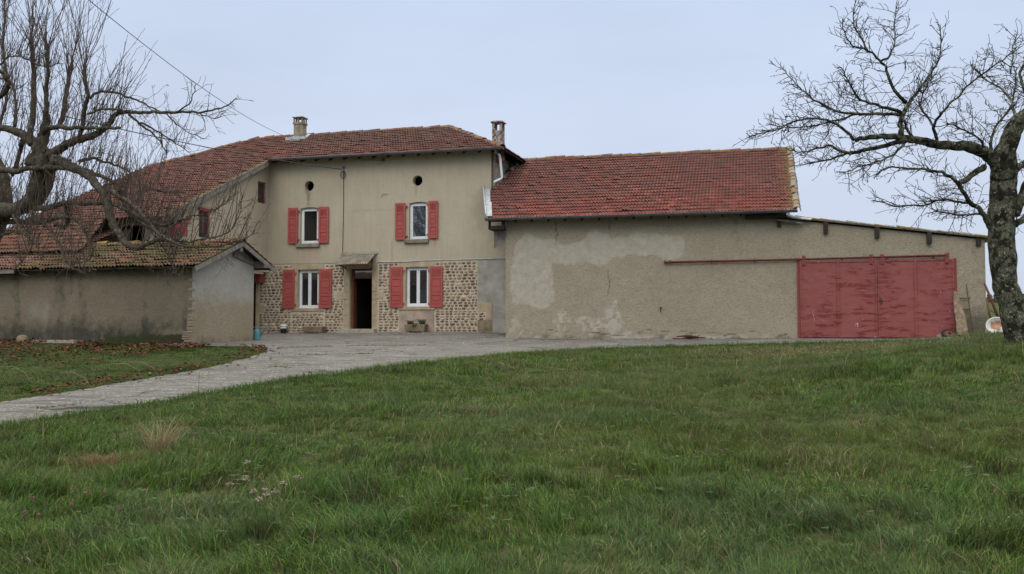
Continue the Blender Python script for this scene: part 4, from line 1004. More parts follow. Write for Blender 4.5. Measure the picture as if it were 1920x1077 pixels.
# ---- driveway
st = .11; gx = np.arange(rx.min()-.3, rx.max()+.3, st); gy = np.arange(8, 37, st); GX, GY = np.meshgrid(gx, gy)
cc = inpoly(GX[:-1,:-1]+st/2, GY[:-1,:-1]+st/2, road_poly); vi = inpoly(GX, GY, road_poly)
idx = np.arange(GX.size).reshape(GX.shape); fa = np.stack([idx[:-1,:-1], idx[:-1,1:], idx[1:,1:], idx[1:,:-1]], -1)[cc]
used = np.unique(fa); rem = -np.ones(GX.size, int); rem[used] = np.arange(len(used)); fa = rem[fa]
X_, Y_, I_ = GX.ravel()[used], GY.ravel()[used], vi.ravel()[used]
o_ = np.where(~I_)[0]; bx, by, bd = X_[o_].copy(), Y_[o_].copy(), np.full(len(o_), 1e9); sx, sy = X_[o_], Y_[o_]
for i in range(len(road_poly)):
    x0, y0 = road_poly[i]; x1, y1 = road_poly[(i+1) % len(road_poly)]; dx, dy = x1-x0, y1-y0
    t_ = np.clip(((sx-x0)*dx+(sy-y0)*dy)/(dx*dx+dy*dy+1e-9), 0, 1); qx, qy = x0+t_*dx, y0+t_*dy; d = np.hypot(sx-qx, sy-qy); mm = d < bd
    bx[mm], by[mm], bd[mm] = qx[mm], qy[mm], d[mm]
X_[o_], Y_[o_] = bx, by
rz_ = G0(X_, Y_)+.022+.012*(fbm(X_, Y_, .8, 5)-.5)
me = bpy.data.meshes.new('driveway'); me.from_pydata(np.stack([X_,Y_,rz_],-1).tolist(), [], fa.tolist())
t = MT('worn_asphalt', .95, .2); ob = t.coord(); big = t.noise(ob, .35, 5, .65, .3, .7); fine = t.noise(ob, 24, 5, .8, .38, .62)
med = t.noise(ob, 8, 6, .8, .38, .62); c = t.mix(big, (.185,.175,.157), (.275,.262,.235)); c = t.mix(t.math('MULTIPLY', med, .25), c, (.11,.10,.09)); c = t.mix(t.math('MULTIPLY', fine, .48), c, (.08,.075,.068))
c = t.mix(t.noise(ob, 17, 4, .7, .55, .63), c, (.42,.41,.38))
ds = t.noise(t.coord('Object', (.5,2.6,1)), 1.7, 7, .75, .49, .58); c = t.mix(t.math('MULTIPLY', ds, .75), c, (.085,.08,.068))
vo = t.n('TexVoronoi', _feature='DISTANCE_TO_EDGE', Scale=.55); ww = t.n('Mapping'); nn_ = t.n('TexNoise', Scale=2.0, Detail=5.0); t.l(ob, nn_.inputs['Vector'])
va = t.n('VectorMath', _operation='MULTIPLY_ADD'); t.l(nn_.outputs['Color'], va.inputs[0]); va.inputs[1].default_value = (.9,.9,0); t.l(ob, va.inputs[2]); t.l(va.outputs[0], vo.inputs['Vector'])
crk = t.rng(vo.outputs['Distance'], .024, .006); crk = t.math('MULTIPLY', crk, t.noise(ob, .5, 3, .5, .47, .6)); c = t.mix(t.math('MULTIPLY', crk, .9), c, (.035,.037,.02))
ms = t.math('MULTIPLY', t.noise(ob, .6, 4, .6, .55, .7), t.noise(ob, 8, 4, .7, .45, .6)); c = t.mix(ms, c, (.09,.09,.04))
t.color(c); t.bump(t.math('SUBTRACT', fine, t.math('MULTIPLY', crk, 2.0)), .6, .015)
tag(link('driveway', me, t.m, None, True), kind='structure')
# ================================================================== GRASS
bld = [[xy(S,-15,-.02),xy(S,-.02,-.02),xy(G,3.1,-.02),(-30,36)], [xy(B,0,-.03),xy(B,14.63,-.03),xy(B,14.63,-10),xy(B,0,-10)], [xy(H,-8.8,6.1),xy(H,-3.9,6.1),xy(H,-3.9,0),xy(H,6,0),xy(H,6,-6),xy(H,-8.8,-6)]]
def blades(x, y, h, wd, ang, lean, curl, col, seg, z=None):
    n = len(x); z = GZ(x, y)-.012 if z is None else z; T = np.linspace(0, 1, seg+1)
    pa_ = RS.rand(n)*np.pi*2; wx, wy = np.cos(pa_), np.sin(pa_); dx, dy = np.cos(ang), np.sin(ang)
    vs = []
    for i, t in enumerate(T):
        ox = dx*h*lean*(t**(1.2+curl)); oy = dy*h*lean*(t**(1.2+curl)); oz = h*t*np.sqrt(np.clip(1-(lean*.8*t)**2, .12, 1)) 
        if i < seg:
            w_ = wd*(1-.85*(t**1.6))*.5
            vs.append(np.stack([x+ox-wx*w_, y+oy-wy*w_, z+oz], -1)); vs.append(np.stack([x+ox+wx*w_, y+oy+wy*w_, z+oz], -1))
        else: vs.append(np.stack([x+ox, y+oy, z+oz], -1))
    V = np.stack(vs, 1); nv = 2*seg+1                      # n, nv, 3
    b = (np.arange(n)*nv)[:, None]
    loops = []; sizes = []
    for i in range(seg-1): loops.append(b+np.array([2*i, 2*i+1, 2*i+3, 2*i+2])); sizes.append(np.full(n, 4))
    loops.append(b+np.array([2*seg-2, 2*seg-1, 2*seg])); sizes.append(np.full(n, 3))
    # per-vertex colour: the same hue, darker at the root, paler towards the tip
    C = np.ones((n, nv, 4), np.float32)
    for i in range(nv):
        t = T[i//2]; C[:, i, :3] = col*(1+.35*(t-.4))
    return V.reshape(-1, 3), [l for l in loops], sizes, C.reshape(-1, 4)
def blade_mesh(name, parts, mat, **k):
    vo_ = 0; co = []; li = []; ls = []; cs = []
    for V, lo, sz, C in parts:
        co.append(V); cs.append(C)
        for l, s in zip(lo, sz): li.append((l+vo_).reshape(-1)); ls.append(s)
        vo_ += len(V)
    co = np.concatenate(co); li = np.concatenate(li); ls = np.concatenate(ls); cs = np.concatenate(cs)
    me = bpy.data.meshes.new(name); me.vertices.add(len(co)); me.vertices.foreach_set('co', co.astype(np.float32).ravel())
    me.loops.add(len(li)); me.loops.foreach_set('vertex_index', li.astype(np.int32)); me.polygons.add(len(ls))
    me.polygons.foreach_set('loop_start', np.concatenate([[0], np.cumsum(ls)[:-1]]).astype(np.int32))
    me.update(calc_edges=True); 
    ca = me.color_attributes.new('Col', 'FLOAT_COLOR', 'POINT'); ca.data.foreach_set('color', cs.ravel().astype(np.float32))
    return link(name, me, mat)
M_grass = attr_mat('grass_blades', .5, .15, 3, trans=.3, spec=.22)
GR = np.array([(.068,.112,.026),(.098,.132,.030),(.046,.078,.022),(.066,.102,.044),(.120,.140,.038),(.056,.098,.028)])*np.array([1.10,1.37,.86])
STRAW = np.array([(.24,.19,.10),(.30,.25,.15),(.17,.13,.07),(.20,.18,.08)])
def field(n_per_m2, y0, y1, seg, wd, hs, clump=22, side=.72, region=None, hbase=(.06,.20), straw=.05, mul=1.0):
    area = side*(y1*y1-y0*y0)+5*(y1-y0); nc = int(area*n_per_m2/clump)
    y = np.sqrt(RS.rand(nc)*(y1*y1-y0*y0)+y0*y0); x = (RS.rand(nc)*2-1)*(side*y+2.5)
    ch = RS.rand(nc); cc_ = RS.randint(0, len(GR), nc)
    y_ = np.repeat(y, clump)+RS.randn(nc*clump)*.075; x_ = np.repeat(x, clump)+RS.randn(nc*clump)*.075
    keep = (y_ > 2.2) & ~inpoly(x_, y_, road_poly)
    if region is None: keep &= ~inpoly(x_, y_, lawn_poly)
    else: keep &= inpoly(x_, y_, region)
    for P in bld: keep &= ~inpoly(x_, y_, P)
    ch = np.repeat(ch, clump)[keep]; cc_ = np.repeat(cc_, clump)[keep]; x_, y_ = x_[keep], y_[keep]; n = len(x_)
    a1 = fbm(x_, y_, .9, 3, 3); a2 = fbm(x_, y_, .33, 9, 3); a3 = fbm(x_, y_, 2.2, 14, 3)
    tall = ss(a1, .42, .68)
    tus = ss(fbm(x_, y_, 1.7, 91, 2), .55, .75)*ss(-y_, -14, -8)*1.5
    h = (hbase[0]+(hbase[1]-hbase[0])*(.55*tall+.45*ch+tus))*(.5+.75*RS.rand(n))*hs*.85
    ang = 2*np.pi*(fbm(x_, y_, .6, 22, 3)*1.7)+RS.randn(n)*1.0+ch*3.5; lean = np.clip(.30+.70*fbm(x_, y_, .9, 33, 3)-.1+RS.randn(n)*.27, .03, 1.1)
    curl = .3+RS.rand(n)*1.1
    col = GR[cc_]*(.4+1.15*RS.rand(n)**1.5)[:, None]
    yel = ss(a2, .46, .68)[:, None]; col = col*(1-.6*yel)+np.array((.110,.135,.032))*.6*yel
    drk = ss(a3, .52, .7)[:, None]*.5; col = col*(1-drk*.45)
    blu = ss(fbm(x_, y_, .5, 41, 2), .55, .72)[:, None]*.35; col = col*(1-blu)+np.array((.095,.130,.062))*blu
    patch = ss(fbm(x_, y_, .55, 51, 3), .6, .75)
    crest = np.exp(-((x_-8.4)**2/13+(y_-25)**2/5))*(.45+.9*fbm(x_, y_, .8, 83, 3))
    ps = straw+.22*patch+crest*.95
    st_ = RS.rand(n) < ps; col[st_] = STRAW[RS.randint(0, len(STRAW), st_.sum())]*(.7+.5*RS.rand(st_.sum()))[:, None]
    th_ = RS.rand(n) < .10+.22*ss(a3, .45, .62); col[th_] = np.array([(.10,.075,.04),(.14,.11,.055),(.065,.055,.025)])[RS.randint(0,3,th_.sum())]; h = np.where(th_, h*.7, h)
    lean = np.where(st_, np.clip(lean+.2, 0, 1.1), lean)
    col = col*mul; w_ = wd*(.6+.8*RS.rand(n))
    return blades(x_, y_, h, w_, ang, lean, curl, col, seg)
import os
GD = float(os.environ.get('GRASSD', '1'))
P_ = [field(3200*GD, 4.4, 6.6, 4, .0072, 1.1), field(2700*GD, 6.6, 9, 4, .0076, 1.05), field(1900*GD, 9, 11.5, 3, .0085, 1.0), field(1500*GD, 11.5, 15, 3, .0100, 1.0),
      field(1000*GD, 15, 20, 2, .011, 1.0), field(750*GD, 20, 31, 2, .014, .9)]
# a tall ragged fringe along the driveway edge
fx, fy = [], []
for a, b in zip(front[:-1], front[1:]):
    d = math.hypot(b[0]-a[0], b[1]-a[1]); n = int(d*260*GD); tt = RS.rand(n)
    nx_, ny_ = (b[1]-a[1])/d, -(b[0]-a[0])/d
    off = np.abs(RS.randn(n))*.18-.05; fx.append(a[0]+(b[0]-a[0])*tt+nx_*off); fy.append(a[1]+(b[1]-a[1])*tt+ny_*off)
fx = np.concatenate(fx); fy = np.concatenate(fy); n = len(fx)
P_.append(blades(fx, fy, .08+.16*RS.rand(n)*fbm(fx, fy, 1.5, 4), .012*np.ones(n), RS.rand(n)*6.28, .2+.6*RS.rand(n), RS.rand(n), GR[RS.randint(0, len(GR), n)]*(.6+.5*RS.rand(n))[:, None], 2, z=G0(fx, fy)-.01))
# sparse long seed stalks
n = int(1500*GD); yy_ = np.sqrt(RS.rand(n)*(22**2-5.5**2)+5.5**2); xx_ = (RS.rand(n)*2-1)*(.6*yy_+1); k_ = ~inpoly(xx_, yy_, road_poly) & ~inpoly(xx_, yy_, lawn_poly); xx_, yy_ = xx_[k_], yy_[k_]; n = len(xx_)
P_.append(blades(xx_, yy_, .14+.26*RS.rand(n), .0035+.0003*yy_, RS.rand(n)*6.28, .1+.9*RS.rand(n), .5+RS.rand(n), STRAW[RS.randint(0,4,n)]*(.6+.6*RS.rand(n))[:, None], 4))
tag(blade_mesh('meadow_grass', P_, M_grass), 'long unmown green meadow grass with straw coloured patches in the foreground', 'grass', kind='stuff')
P2_ = [field(1500*GD, 14, 32, 2, .010, .62, side=.72, region=lawn_poly, hbase=(.05,.14), straw=.03, mul=.72)]
for PL in ([(455,694),(520,690),(580,696),(640,701)],[(560,668),(620,667),(700,665)],[(520,655),(600,652),(700,650),(800,649)],[(0,772),(80,768),(150,762)],[(950,640),(1100,638.5),(1300,637.5),(1490,636.5)],[(500,625.5),(640,624)],[(0,646),(120,648),(240,650)]):
    W_ = [hit(*q) for q in PL]
    for a, b in zip(W_[:-1], W_[1:]):
        n = int(math.hypot(b[0]-a[0], b[1]-a[1])*90*GD); tt = RS.rand(n); x_ = a[0]+(b[0]-a[0])*tt+RS.randn(n)*.03; y_ = a[1]+(b[1]-a[1])*tt+RS.randn(n)*.05
        k_ = fbm(x_, y_, 1.6, 77, 2) > .5; x_, y_ = x_[k_], y_[k_]; n = len(x_)
        if n: P2_.append(blades(x_, y_, .02+.05*RS.rand(n), .02*np.ones(n), RS.rand(n)*6.28, .3+.8*RS.rand(n), RS.rand(n), np.array([(.10,.10,.03),(.14,.11,.05),(.07,.09,.03)])[RS.randint(0,3,n)], 2, z=G0(x_, y_)+.01))
tag(blade_mesh('lawn_grass', P2_, M_grass), 'short dark green lawn grass beside the long low outbuilding', 'grass', kind='stuff')
# broad-leaved weeds
def leafy(name, pts, mat, size, cols, nl=(5,9), rise=.35):
    mb = MB()
    for (x_, y_, z_) in pts:
        k = random.randint(*nl); c0 = random.choice(cols); s0 = random.uniform(*size)
        for i in range(k):
            a = 2*math.pi*(i+random.random()*.6)/k; s = s0*random.uniform(.6,1.1); r = random.uniform(rise*.4, rise*1.5); d = Vector((math.cos(a), math.sin(a), 0)); p = Vector((-d.y, d.x, 0)); o = Vector((x_,y_,z_+.05))
            w_ = s*.22; pts_ = [o, o+d*s*.4+Vector((0,0,s*r*.5))-p*w_, o+d*s*.4+Vector((0,0,s*r*.42)), o+d*s*.4+Vector((0,0,s*r*.5))+p*w_, o+d*s*.75+Vector((0,0,s*r*.7))-p*w_*.7, o+d*s*.75+Vector((0,0,s*r*.62)), o+d*s*.75+Vector((0,0,s*r*.7))+p*w_*.7, o+d*s+Vector((0,0,s*r*.6))]
            f = random.uniform(.75,1.2); mb.add(pts_, [(0,1,2),(0,2,3),(1,4,5,2),(2,5,6,3),(4,7,5),(5,7,6)], tuple(q*f for q in c0))
    return build(name, mb, mat)
M_leaf = attr_mat('broad_leaf', .6, .25, 30, trans=.25)
wp = []
for k in range(3200):
    y_ = math.sqrt(random.random()*(27**2-5.2**2)+5.2**2); x_ = random.uniform(-1,1)*(.58*y_+.6)
    if float(fbm(x_, y_, .5, 61, 3)) < .42+random.random()*.14 and not (-4 < x_ < 0 and 15 < y_ < 22): continue
    if inpoly(x_, y_, road_poly): continue
    wp.append((x_, y_, float(GZ(x_, y_))+.075))
tag(leafy('low_weeds', wp, M_leaf, (.03,.075), [(.06,.105,.03),(.075,.12,.045),(.05,.085,.03),(.085,.11,.035)]), 'low broad leaved weeds and clover scattered through the meadow', 'weeds', kind='stuff')
# fallen leaves
mb = MB(); cnt = 0
while cnt < 4600:
    u = random.uniform(-14.5, .9)*1.0; o = abs(random.gauss(0, 2.6))+.1; p = S.P(u, 0, o); e = random.random()
    if e < .10: p2 = random.choice(lawnb[3:]); p = Vector((p2[0]+random.gauss(0,.35), p2[1]+random.gauss(0,.30), 0))
    inl = bool(inpoly(p.x, p.y, lawn_poly))
    if not inl and random.random() > .14: continue
    if inpoly(p.x, p.y, bld[0]): continue
    if inl and float(fbm(p.x, p.y, 1.1, 71, 3)) < .27+random.random()*.3 and e > .10: continue
    cnt += 1; s = random.uniform(.025,.058); a = random.random()*6.28; z = float(G0(p.x, p.y))+(.035 if not inl else random.uniform(.05,.10))
    d = Vector((math.cos(a), math.sin(a), random.uniform(-.3,.5))); q_ = Vector((-math.sin(a), math.cos(a), random.uniform(-.3,.3))); c = Vector((p.x, p.y, z))
    col = random.choice([(.11,.030,.018),(.145,.040,.023),(.08,.025,.016),(.165,.056,.028),(.11,.035,.022)]) if random.random() < .96 else (.26,.19,.07)
    mb.add([c-d*s, c+q_*s*.8+Vector((0,0,s*.3)), c+d*s, c-q_*s*.8+Vector((0,0,s*.35))], [(0,1,2),(0,2,3)], col)
tag(build('fallen_leaves', mb, attr_mat('dead_leaf', .8, .3, 30, trans=.1)), 'reddish brown dead leaves lying on the lawn and driveway edge', 'fallen leaves', kind='stuff')
# ================================================================== TREES
def catmull(P, m=5):
    P = [np.array(p, float) for p in P]; P = [2*P[0]-P[1]]+P+[2*P[-1]-P[-2]]; out = []
    for i in range(1, len(P)-2):
        for k in range(m):
            t = k/m; out.append(.5*((2*P[i])+(-P[i-1]+P[i+1])*t+(2*P[i-1]-5*P[i]+4*P[i+1]-P[i+2])*t*t+(-P[i-1]+3*P[i]-3*P[i+1]+P[i+2])*t**3))
    out.append(P[-2]); return out
class Tree:
    def __init__(s, Y0, seed): s.Y0 = Y0; s.k = .86; s.tr = MB(); s.cr = MB(); s.rnd = random.Random(seed); s.limbs = []
    def limb(s, pts, y0=0., y1=0., r0=4., r1=1., ymid=None, thick=True, wob=.012, n=None, rs=None):
        """pts in photo pixels -> a limb in space around the tree's own distance, depth bending from y0 to y1"""
        W = []; L_ = len(pts)
        for i, q in enumerate(pts):
            t = i/(L_-1); dy = y0+(y1-y0)*t
            if ymid is not None: dy += ymid*math.sin(math.pi*t)
            W.append(at(q[0], q[1], s.Y0+dy))
        C = catmull(W, 5); N_ = len(C); R = []
        for i in range(N_):
            t = i/(N_-1)
            rr = (r0+(r1-r0)*t**.8) if rs is None else np.interp(t, np.linspace(0,1,len(rs)), rs)
            R.append(rr/FPX*s.Y0*(1+s.rnd.uniform(-.06,.06))*(1 if rr > 21 else s.k))
        C = [Vector(c)+Vector((s.rnd.gauss(0,wob), s.rnd.gauss(0,wob), s.rnd.gauss(0,wob))) for c in C]
        (s.tr if thick else s.cr).tube(C, R, n or (12 if r0 > 12 else 8 if r0 > 5 else 6), None)
        s.limbs.append((C, R)); return C
    def grow(s, p, d, L_, r, lev, prm):
        seg = prm['seg'][min(lev, len(prm['seg'])-1)]; n = max(2, int(L_/seg)); st = L_/n; pts = [p.copy()]; R = [r]; kink = prm['kink'][min(lev, 2)]
        for i in range(n):
            d = (d+Vector((s.rnd.gauss(0,kink), s.rnd.gauss(0,kink), s.rnd.gauss(0,kink)+prm['up'][min(lev,2)]))).normalized()
            p = p+d*st; pts.append(p.copy()); R.append(max(prm['rmin'], r*(1-(i+1)/n*.8)))
            if lev < prm['lev'] and i > 0 or (lev < prm['lev'] and n < 3):
                if s.rnd.random() < prm['prob'][lev]:
                    ax = d.orthogonal().normalized(); ax.rotate(Matrix.Rotation(s.rnd.random()*6.28, 3, d)); a = s.rnd.uniform(*prm['ang']); nd = (d*math.cos(a)+ax*math.sin(a)).normalized()
                    s.grow(p, nd, L_*s.rnd.uniform(*prm['ratio'])*(1-.4*i/n), max(prm['rmin'], R[-1]*.7), lev+1, prm)
        s.cr.tube(pts, R, 5 if r > .012 else 3, None, cap=False)
    def dress(s, prm, spacing, length, rad, t0=.1, skipr=99, dirf=None, skipf=None):
        for C, R in list(s.limbs):
            Ls = [0]
            for a, b in zip(C[:-1], C[1:]): Ls.append(Ls[-1]+(b-a).length)
            q = Ls[-1]*t0+s.rnd.random()*spacing
            while q < Ls[-1]:
                i = max(0, int(np.searchsorted(Ls, q))-1); i = min(i, len(C)-2); f = (q-Ls[i])/max(1e-6, Ls[i+1]-Ls[i]); p = C[i].lerp(C[i+1], f); tn = (C[i+1]-C[i]).normalized(); r = R[i]
                t = q/Ls[-1]; q += spacing*s.rnd.uniform(.4,1.6)*(1+1.2*min(1, r/.08))
                if r > skipr or (skipf and skipf(p)): continue
                ax = tn.orthogonal().normalized(); ax.rotate(Matrix.Rotation(s.rnd.random()*6.28, 3, tn)); a = s.rnd.uniform(.5,1.15); nd = (tn*math.cos(a)+ax*math.sin(a))
                if dirf: nd = dirf(nd, tn, s.rnd)
                s.grow(p, nd.normalized(), s.rnd.uniform(*length)*(1-.62*t), min(rad*s.rnd.uniform(.7,1.2), r*.8), 0, prm)
# ---- right tree
z0 = lambda x, y: (1380+x/2.565, y/2.565)
T1 = Tree(18, 5)
T1.limb([(1917,655),(1912,630),(1899,585),(1886,536),(1880,480),(1877,420),(1880,370),(1882,320)], 0, 0, rs=[35,27,24,22.5,24,24,23.5,23], n=20, wob=.012)
T1.limb([(1882,335),(1884,300),(1893,262),(1908,232),(1935,208)], 0, -.5, rs=[25,22,20,18,15], n=12)
T1.limb([(1880,325),(1862,300),(1835,281),(1800,274),(1760,272),(1720,264),(1690,259),(1655,256),(1620,260),(1602,264)], 0, -.8, rs=[22,18,15,13,11.5,10,9,7,6,5])
T1.limb([(1940,330),(1925,345),(1915,375),(1902,405)], 0, .0, rs=[9,11,13,12])
T1.limb([(1930,300),(1912,312),(1895,328)], .5, 0, rs=[8,9,9])
T1.limb([(1602,264),(1590,250),(1563,231),(1532,222),(1497,226),(1458,242),(1430,250),(1403,255)], -.8, -1.2, 4.5, 1)
T1.limb([(1700,263),(1660,272),(1615,284),(1585,287),(1560,275),(1530,279),(1500,285),(1478,279)], -.6, .4, 6.5, 1)
T1.limb([(1600,285),(1575,293),(1550,300),(1520,306),(1492,312)], -.1, .9, 4, 1)
T1.limb([(1690,256),(1690,235),(1692,215),(1707,191),(1723,168),(1742,144),(1758,118),(1765,88),(1764,48)], -.6, .3, 7, 1)
T1.limb([(1711,258),(1702,244),(1694,225)], -.5, -.5, 4, 3)
T1.limb([(1700,195),(1678,172),(1665,138),(1653,114),(1629,96),(1605,90),(1587,72),(1579,35)], -.5, -1.3, 5, 1)
T1.limb([(1653,114),(1668,105),(1679,72),(1677,45),(1683,6)], -.9, -.5, 3, 1)
T1.limb([(1629,96),(1614,72),(1602,46),(1600,20)], -1.1, -1.0, 3, 1)
T1.limb([(1692,212),(1653,200),(1614,188),(1595,160),(1575,125)], -.6, -2.0, 5, 1)
T1.limb([(1690,216),(1650,214),(1614,214),(1567,208),(1530,190),(1505,170),(1485,148),(1464,122)], -.6, .8, 5, 1)
T1.limb([(1614,214),(1570,225),(1530,235),(1480,240),(1440,232)], -.2, 1.2, 3, 1)
T1.limb([(1758,266),(1750,234),(1770,208),(1805,172),(1845,138),(1880,112),(1915,88)], -.3, -1.4, 4.5, 1)
T1.limb([(1752,240),(1738,218),(1725,195),(1735,165),(1750,130)], -.4, 1.0, 3.5, 1)
T1.limb([(1850,290),(1838,262),(1800,240),(1770,230)], -.1, -.9, 4, 1)
T1.limb([(1866,296),(1858,270),(1870,235),(1895,200),(1905,150),(1895,110)], 0, 1.2, 5, 1)
T1.limb([(1905,236),(1900,200),(1880,170),(1850,150),(1820,120)], -.3, 1.5, 5, 1)
T1.limb([(1930,215),(1925,180),(1915,140),(1935,90)], -.4, -.2, 6, 2)
T1.limb([(1848,312),(1825,328),(1808,338),(1797,344)], 0, -.4, 8, 6, n=8)
T1.limb([(1860,432),(1850,413),(1838,395),(1813,374),(1797,344),(1770,326),(1746,320),(1700,314),(1660,318),(1640,333)], .05, -.8, 8, 1)
T1.limb([(1822,382),(1795,378),(1765,374),(1735,386),(1700,384),(1676,386),(1633,374)], -.2, .6, 4, 1)
T1.limb([(1842,402),(1805,404),(1775,400),(1745,392)], 0, -.9, 3, 1)
T1.limb([(1900,425),(1925,405),(1950,380)], 0, .3, 9, 6)
T1.limb([(1700,262),(1680,285),(1640,305),(1610,312),(1580,325)], -.5, -1.5, 4, 1)
T1.limb([(1895,140),(1900,90),(1908,60)], 1, 1.2, 2, 1)
pr = dict(seg=[.075,.055,.04], kink=[.15,.17,.2], up=[.02,.02,.01], rmin=.0046, lev=2, prob=[.66,.45], ang=(.5,1.1), ratio=(.22,.55))
T1.dress(pr, .062, (.35,1.0), .0095, .12, .16)
T1.dress(dict(pr, lev=1), .045, (.10,.3), .005, .2, .08)
def bark(name, base_, dark, lich, amt, scale=1.0):
    t = MT(name, .95, .1); ob = t.coord(); fis = t.noise(t.coord('Object', (1,1,.35)), 16*scale, 6, .7, .35, .65)
    c = t.mix(fis, dark, base_); l = t.noise(ob, 4.5*scale, 6, .7, .53-.06*amt, .58-.06*amt); l2 = t.noise(ob, 28*scale, 4, .7, .35, .6)
    c = t.mix(t.math('MULTIPLY', t.math('MULTIPLY', l, l2), min(1, amt)), c, lich); vor = t.noise(ob, 18*scale, 3, .5, .64, .69)
    c = t.mix(t.math('MULTIPLY', vor, .8*min(1, amt)), c, (.42,.42,.36)); t.color(c); t.bump(fis, .9, .03); return t.m
M_bark1 = bark('lichened_bark', (.052,.045,.034), (.012,.010,.008), (.17,.18,.12), 1.0)
M_bark2 = bark('grey_bark', (.118,.098,.076), (.036,.030,.024), (.15,.145,.10), .6)
M_twig1 = simple('dark_twigs', (.036,.030,.025), .9, .4, 9); M_twig2 = simple('reddish_shoots', (.095,.068,.055), .8, .35, 5)
p0 = at(1915, 640, 18)
t1 = thing('tree', (p0.x, 18, float(G0(p0.x, 18))), 'bare lichen covered tree right of the barn with a long limb reaching left', 'tree')
tk = build('trunk', T1.tr, M_bark1, t1, True); build('crown', T1.cr, M_twig1, t1)
d = tk.modifiers.new('bark', 'SUBSURF'); d.levels = 1; d.render_levels = 1
# ---- left tree
T2 = Tree(20.5, 9)
z1_ = lambda *a: [(x/3.263, y/3.263) for x, y in a]; z2_ = lambda *a: [(x/2.692, 280+y/2.692) for x, y in a]
T2.limb([(-95,700),(-92,620),(-86,540),(-72,475),(-45,425),(-10,400),(25,394),(52,382),(68,352),(79,318),(85,286)], .8, 0, rs=[42,36,32,29,25,20,17,16,17,18,17.5], n=16)
T2.limb([(-78,500),(-40,465),(-6,425),(8,385),(4,335),(-18,285),(-40,230)], .6, 1.2, rs=[26,23,20,18,16,14,10], n=14)
T2.limb([(60,315),(72,285),(83,255),(84,235),(92,215)], 0, .2, rs=[19,15,12,10,6], n=12)
T2.limb(z1_((190,900),(185,800),(200,750),(205,560),(200,400),(193,228)), .1, .5, rs=[9,7,8,7,6,5])
T2.limb(z1_((265,820),(280,700),(288,560),(290,430),(288,310)), 0, -.4, rs=[9,6,5.5,4.5,4])
T2.limb(z1_((340,790),(380,740),(392,640),(412,540),(440,380)), 0, .6, rs=[6,7,6.5,6,5])
T2.limb(z1_((478,870),(500,780),(520,660),(535,590),(520,500),(514,420)), -.4, -.7, rs=[5,5.5,5.5,5,4.5,4])
T2.limb(z1_((270,800),(340,780),(440,785),(540,782),(640,788),(735,784)), 0, -1.0, rs=[8,6.5,5.5,4.5,4,3.5])
T2.limb(z1_((285,960),(345,925),(400,888),(470,860),(540,842),(620,805),(670,748),(710,705),(770,686),(870,686),(980,686),(1100,687),(1230,686),(1340,662),(1400,640),(1440,604)), 0, -1.6, rs=[13,12,11,10,9,8,7,6,5,4.2,3.8,3.3,2.6,2,1.4,.9])
T2.limb(z1_((1080,686),(1150,640),(1185,580),(1195,515)), -1.3, -1.6, 2.2, .8); T2.limb(z1_((1200,687),(1280,715),(1340,718),(1366,690)), -1.4, -1.5, 1.6, .7)
T2.limb(z1_((545,600),(600,565),(680,565),(760,585),(850,618),(930,660),(1000,690),(1060,740),(1130,800),(1250,850)), -.7, -.2, 4, .8)
T2.limb(z1_((540,700),(580,680),(650,668),(720,672),(770,684)), -.6, -1, 3, 3)
T2.limb(z1_((780,695),(860,760),(940,820),(990,880),(1020,950)), -1.1, -.5, 3.5, 1); T2.limb(z1_((850,745),(950,800),(1050,860),(1170,945)), -1, -.2, 3, .8)
T2.limb(z1_((-40,780),(20,785),(100,805),(180,850),(240,905),(285,950)), .6, 0, rs=[8,9,11,13,14,15])
T2.limb(z1_((90,775),(100,720),(100,640),(85,560),(60,500),(0,480)), .5, 1.4, 5, 3); T2.limb(z1_((-30,620),(30,560),(50,510),(20,450),(-20,430)), -.4, -.8, 7, 4)
T2.limb(z1_((0,400),(40,355),(110,345),(180,370),(240,405),(300,408),(370,380)), .9, -.2, 3, 1)
T2.limb(z2_((262,45),(330,75),(400,105),(450,140),(490,185),(530,240),(545,310),(565,370),(595,420),(640,480),(700,500),(760,468),(850,458),(950,460)), -.1, -2.2, rs=[14,12,10.5,9.5,9,9,8.8,8.5,8,6.5,5.5,4.5,3.6,2.6], n=10)
T2.limb(z2_((-40,95),(60,112),(150,98),(260,95),(350,95),(430,105),(520,140),(580,175),(620,190)), .2, -.9, rs=[9,8,7,6.5,6,5.5,5,3.5,2])
T2.limb(z2_((-40,288),(60,300),(140,300),(190,275),(215,240),(240,190),(260,120),(265,60)), .8, -.1, rs=[12,11,11,11,10,10,9,9], n=10)
T2.limb(z2_((150,300),(250,295),(330,270),(430,275),(540,272),(620,300),(700,335),(760,370),(840,385),(900,360),(965,342)), .3, -2.6, rs=[8,7,6,6,6,6,6,5,4,3,2])
T2.limb(z2_((150,310),(190,360),(240,390),(280,450),(312,505),(330,560),(370,605),(430,630)), -.6, -1.8, rs=[4,4,3.6,3.3,3,2.4,2,1.3])
T2.limb(z2_((-40,375),(80,365),(200,372),(280,350),(360,345),(410,390),(440,440),(450,490)), .7, -1.3, rs=[8,7,6,5.5,5,4,3,2])
T2.limb(z2_((560,210),(600,240),(650,262),(700,310),(740,360),(790,420),(840,450),(900,478),(1000,498)), -1.2, -2.6, rs=[6,5.5,5,5,4.5,4,3.5,3,2])
T2.limb(z2_((480,180),(560,215),(620,260),(660,330),(720,380),(800,420),(860,480),(880,520)), -.8, -1.5, rs=[5,5,4.5,4,3.5,3,2,1])
T2.limb(z2_((60,330),(90,375),(115,410),(160,440),(190,500),(210,560)), -.4, -1.2, 4, 1); T2.limb(z2_((340,270),(345,340),(330,390),(280,380)), 0, .8, 7, 4)
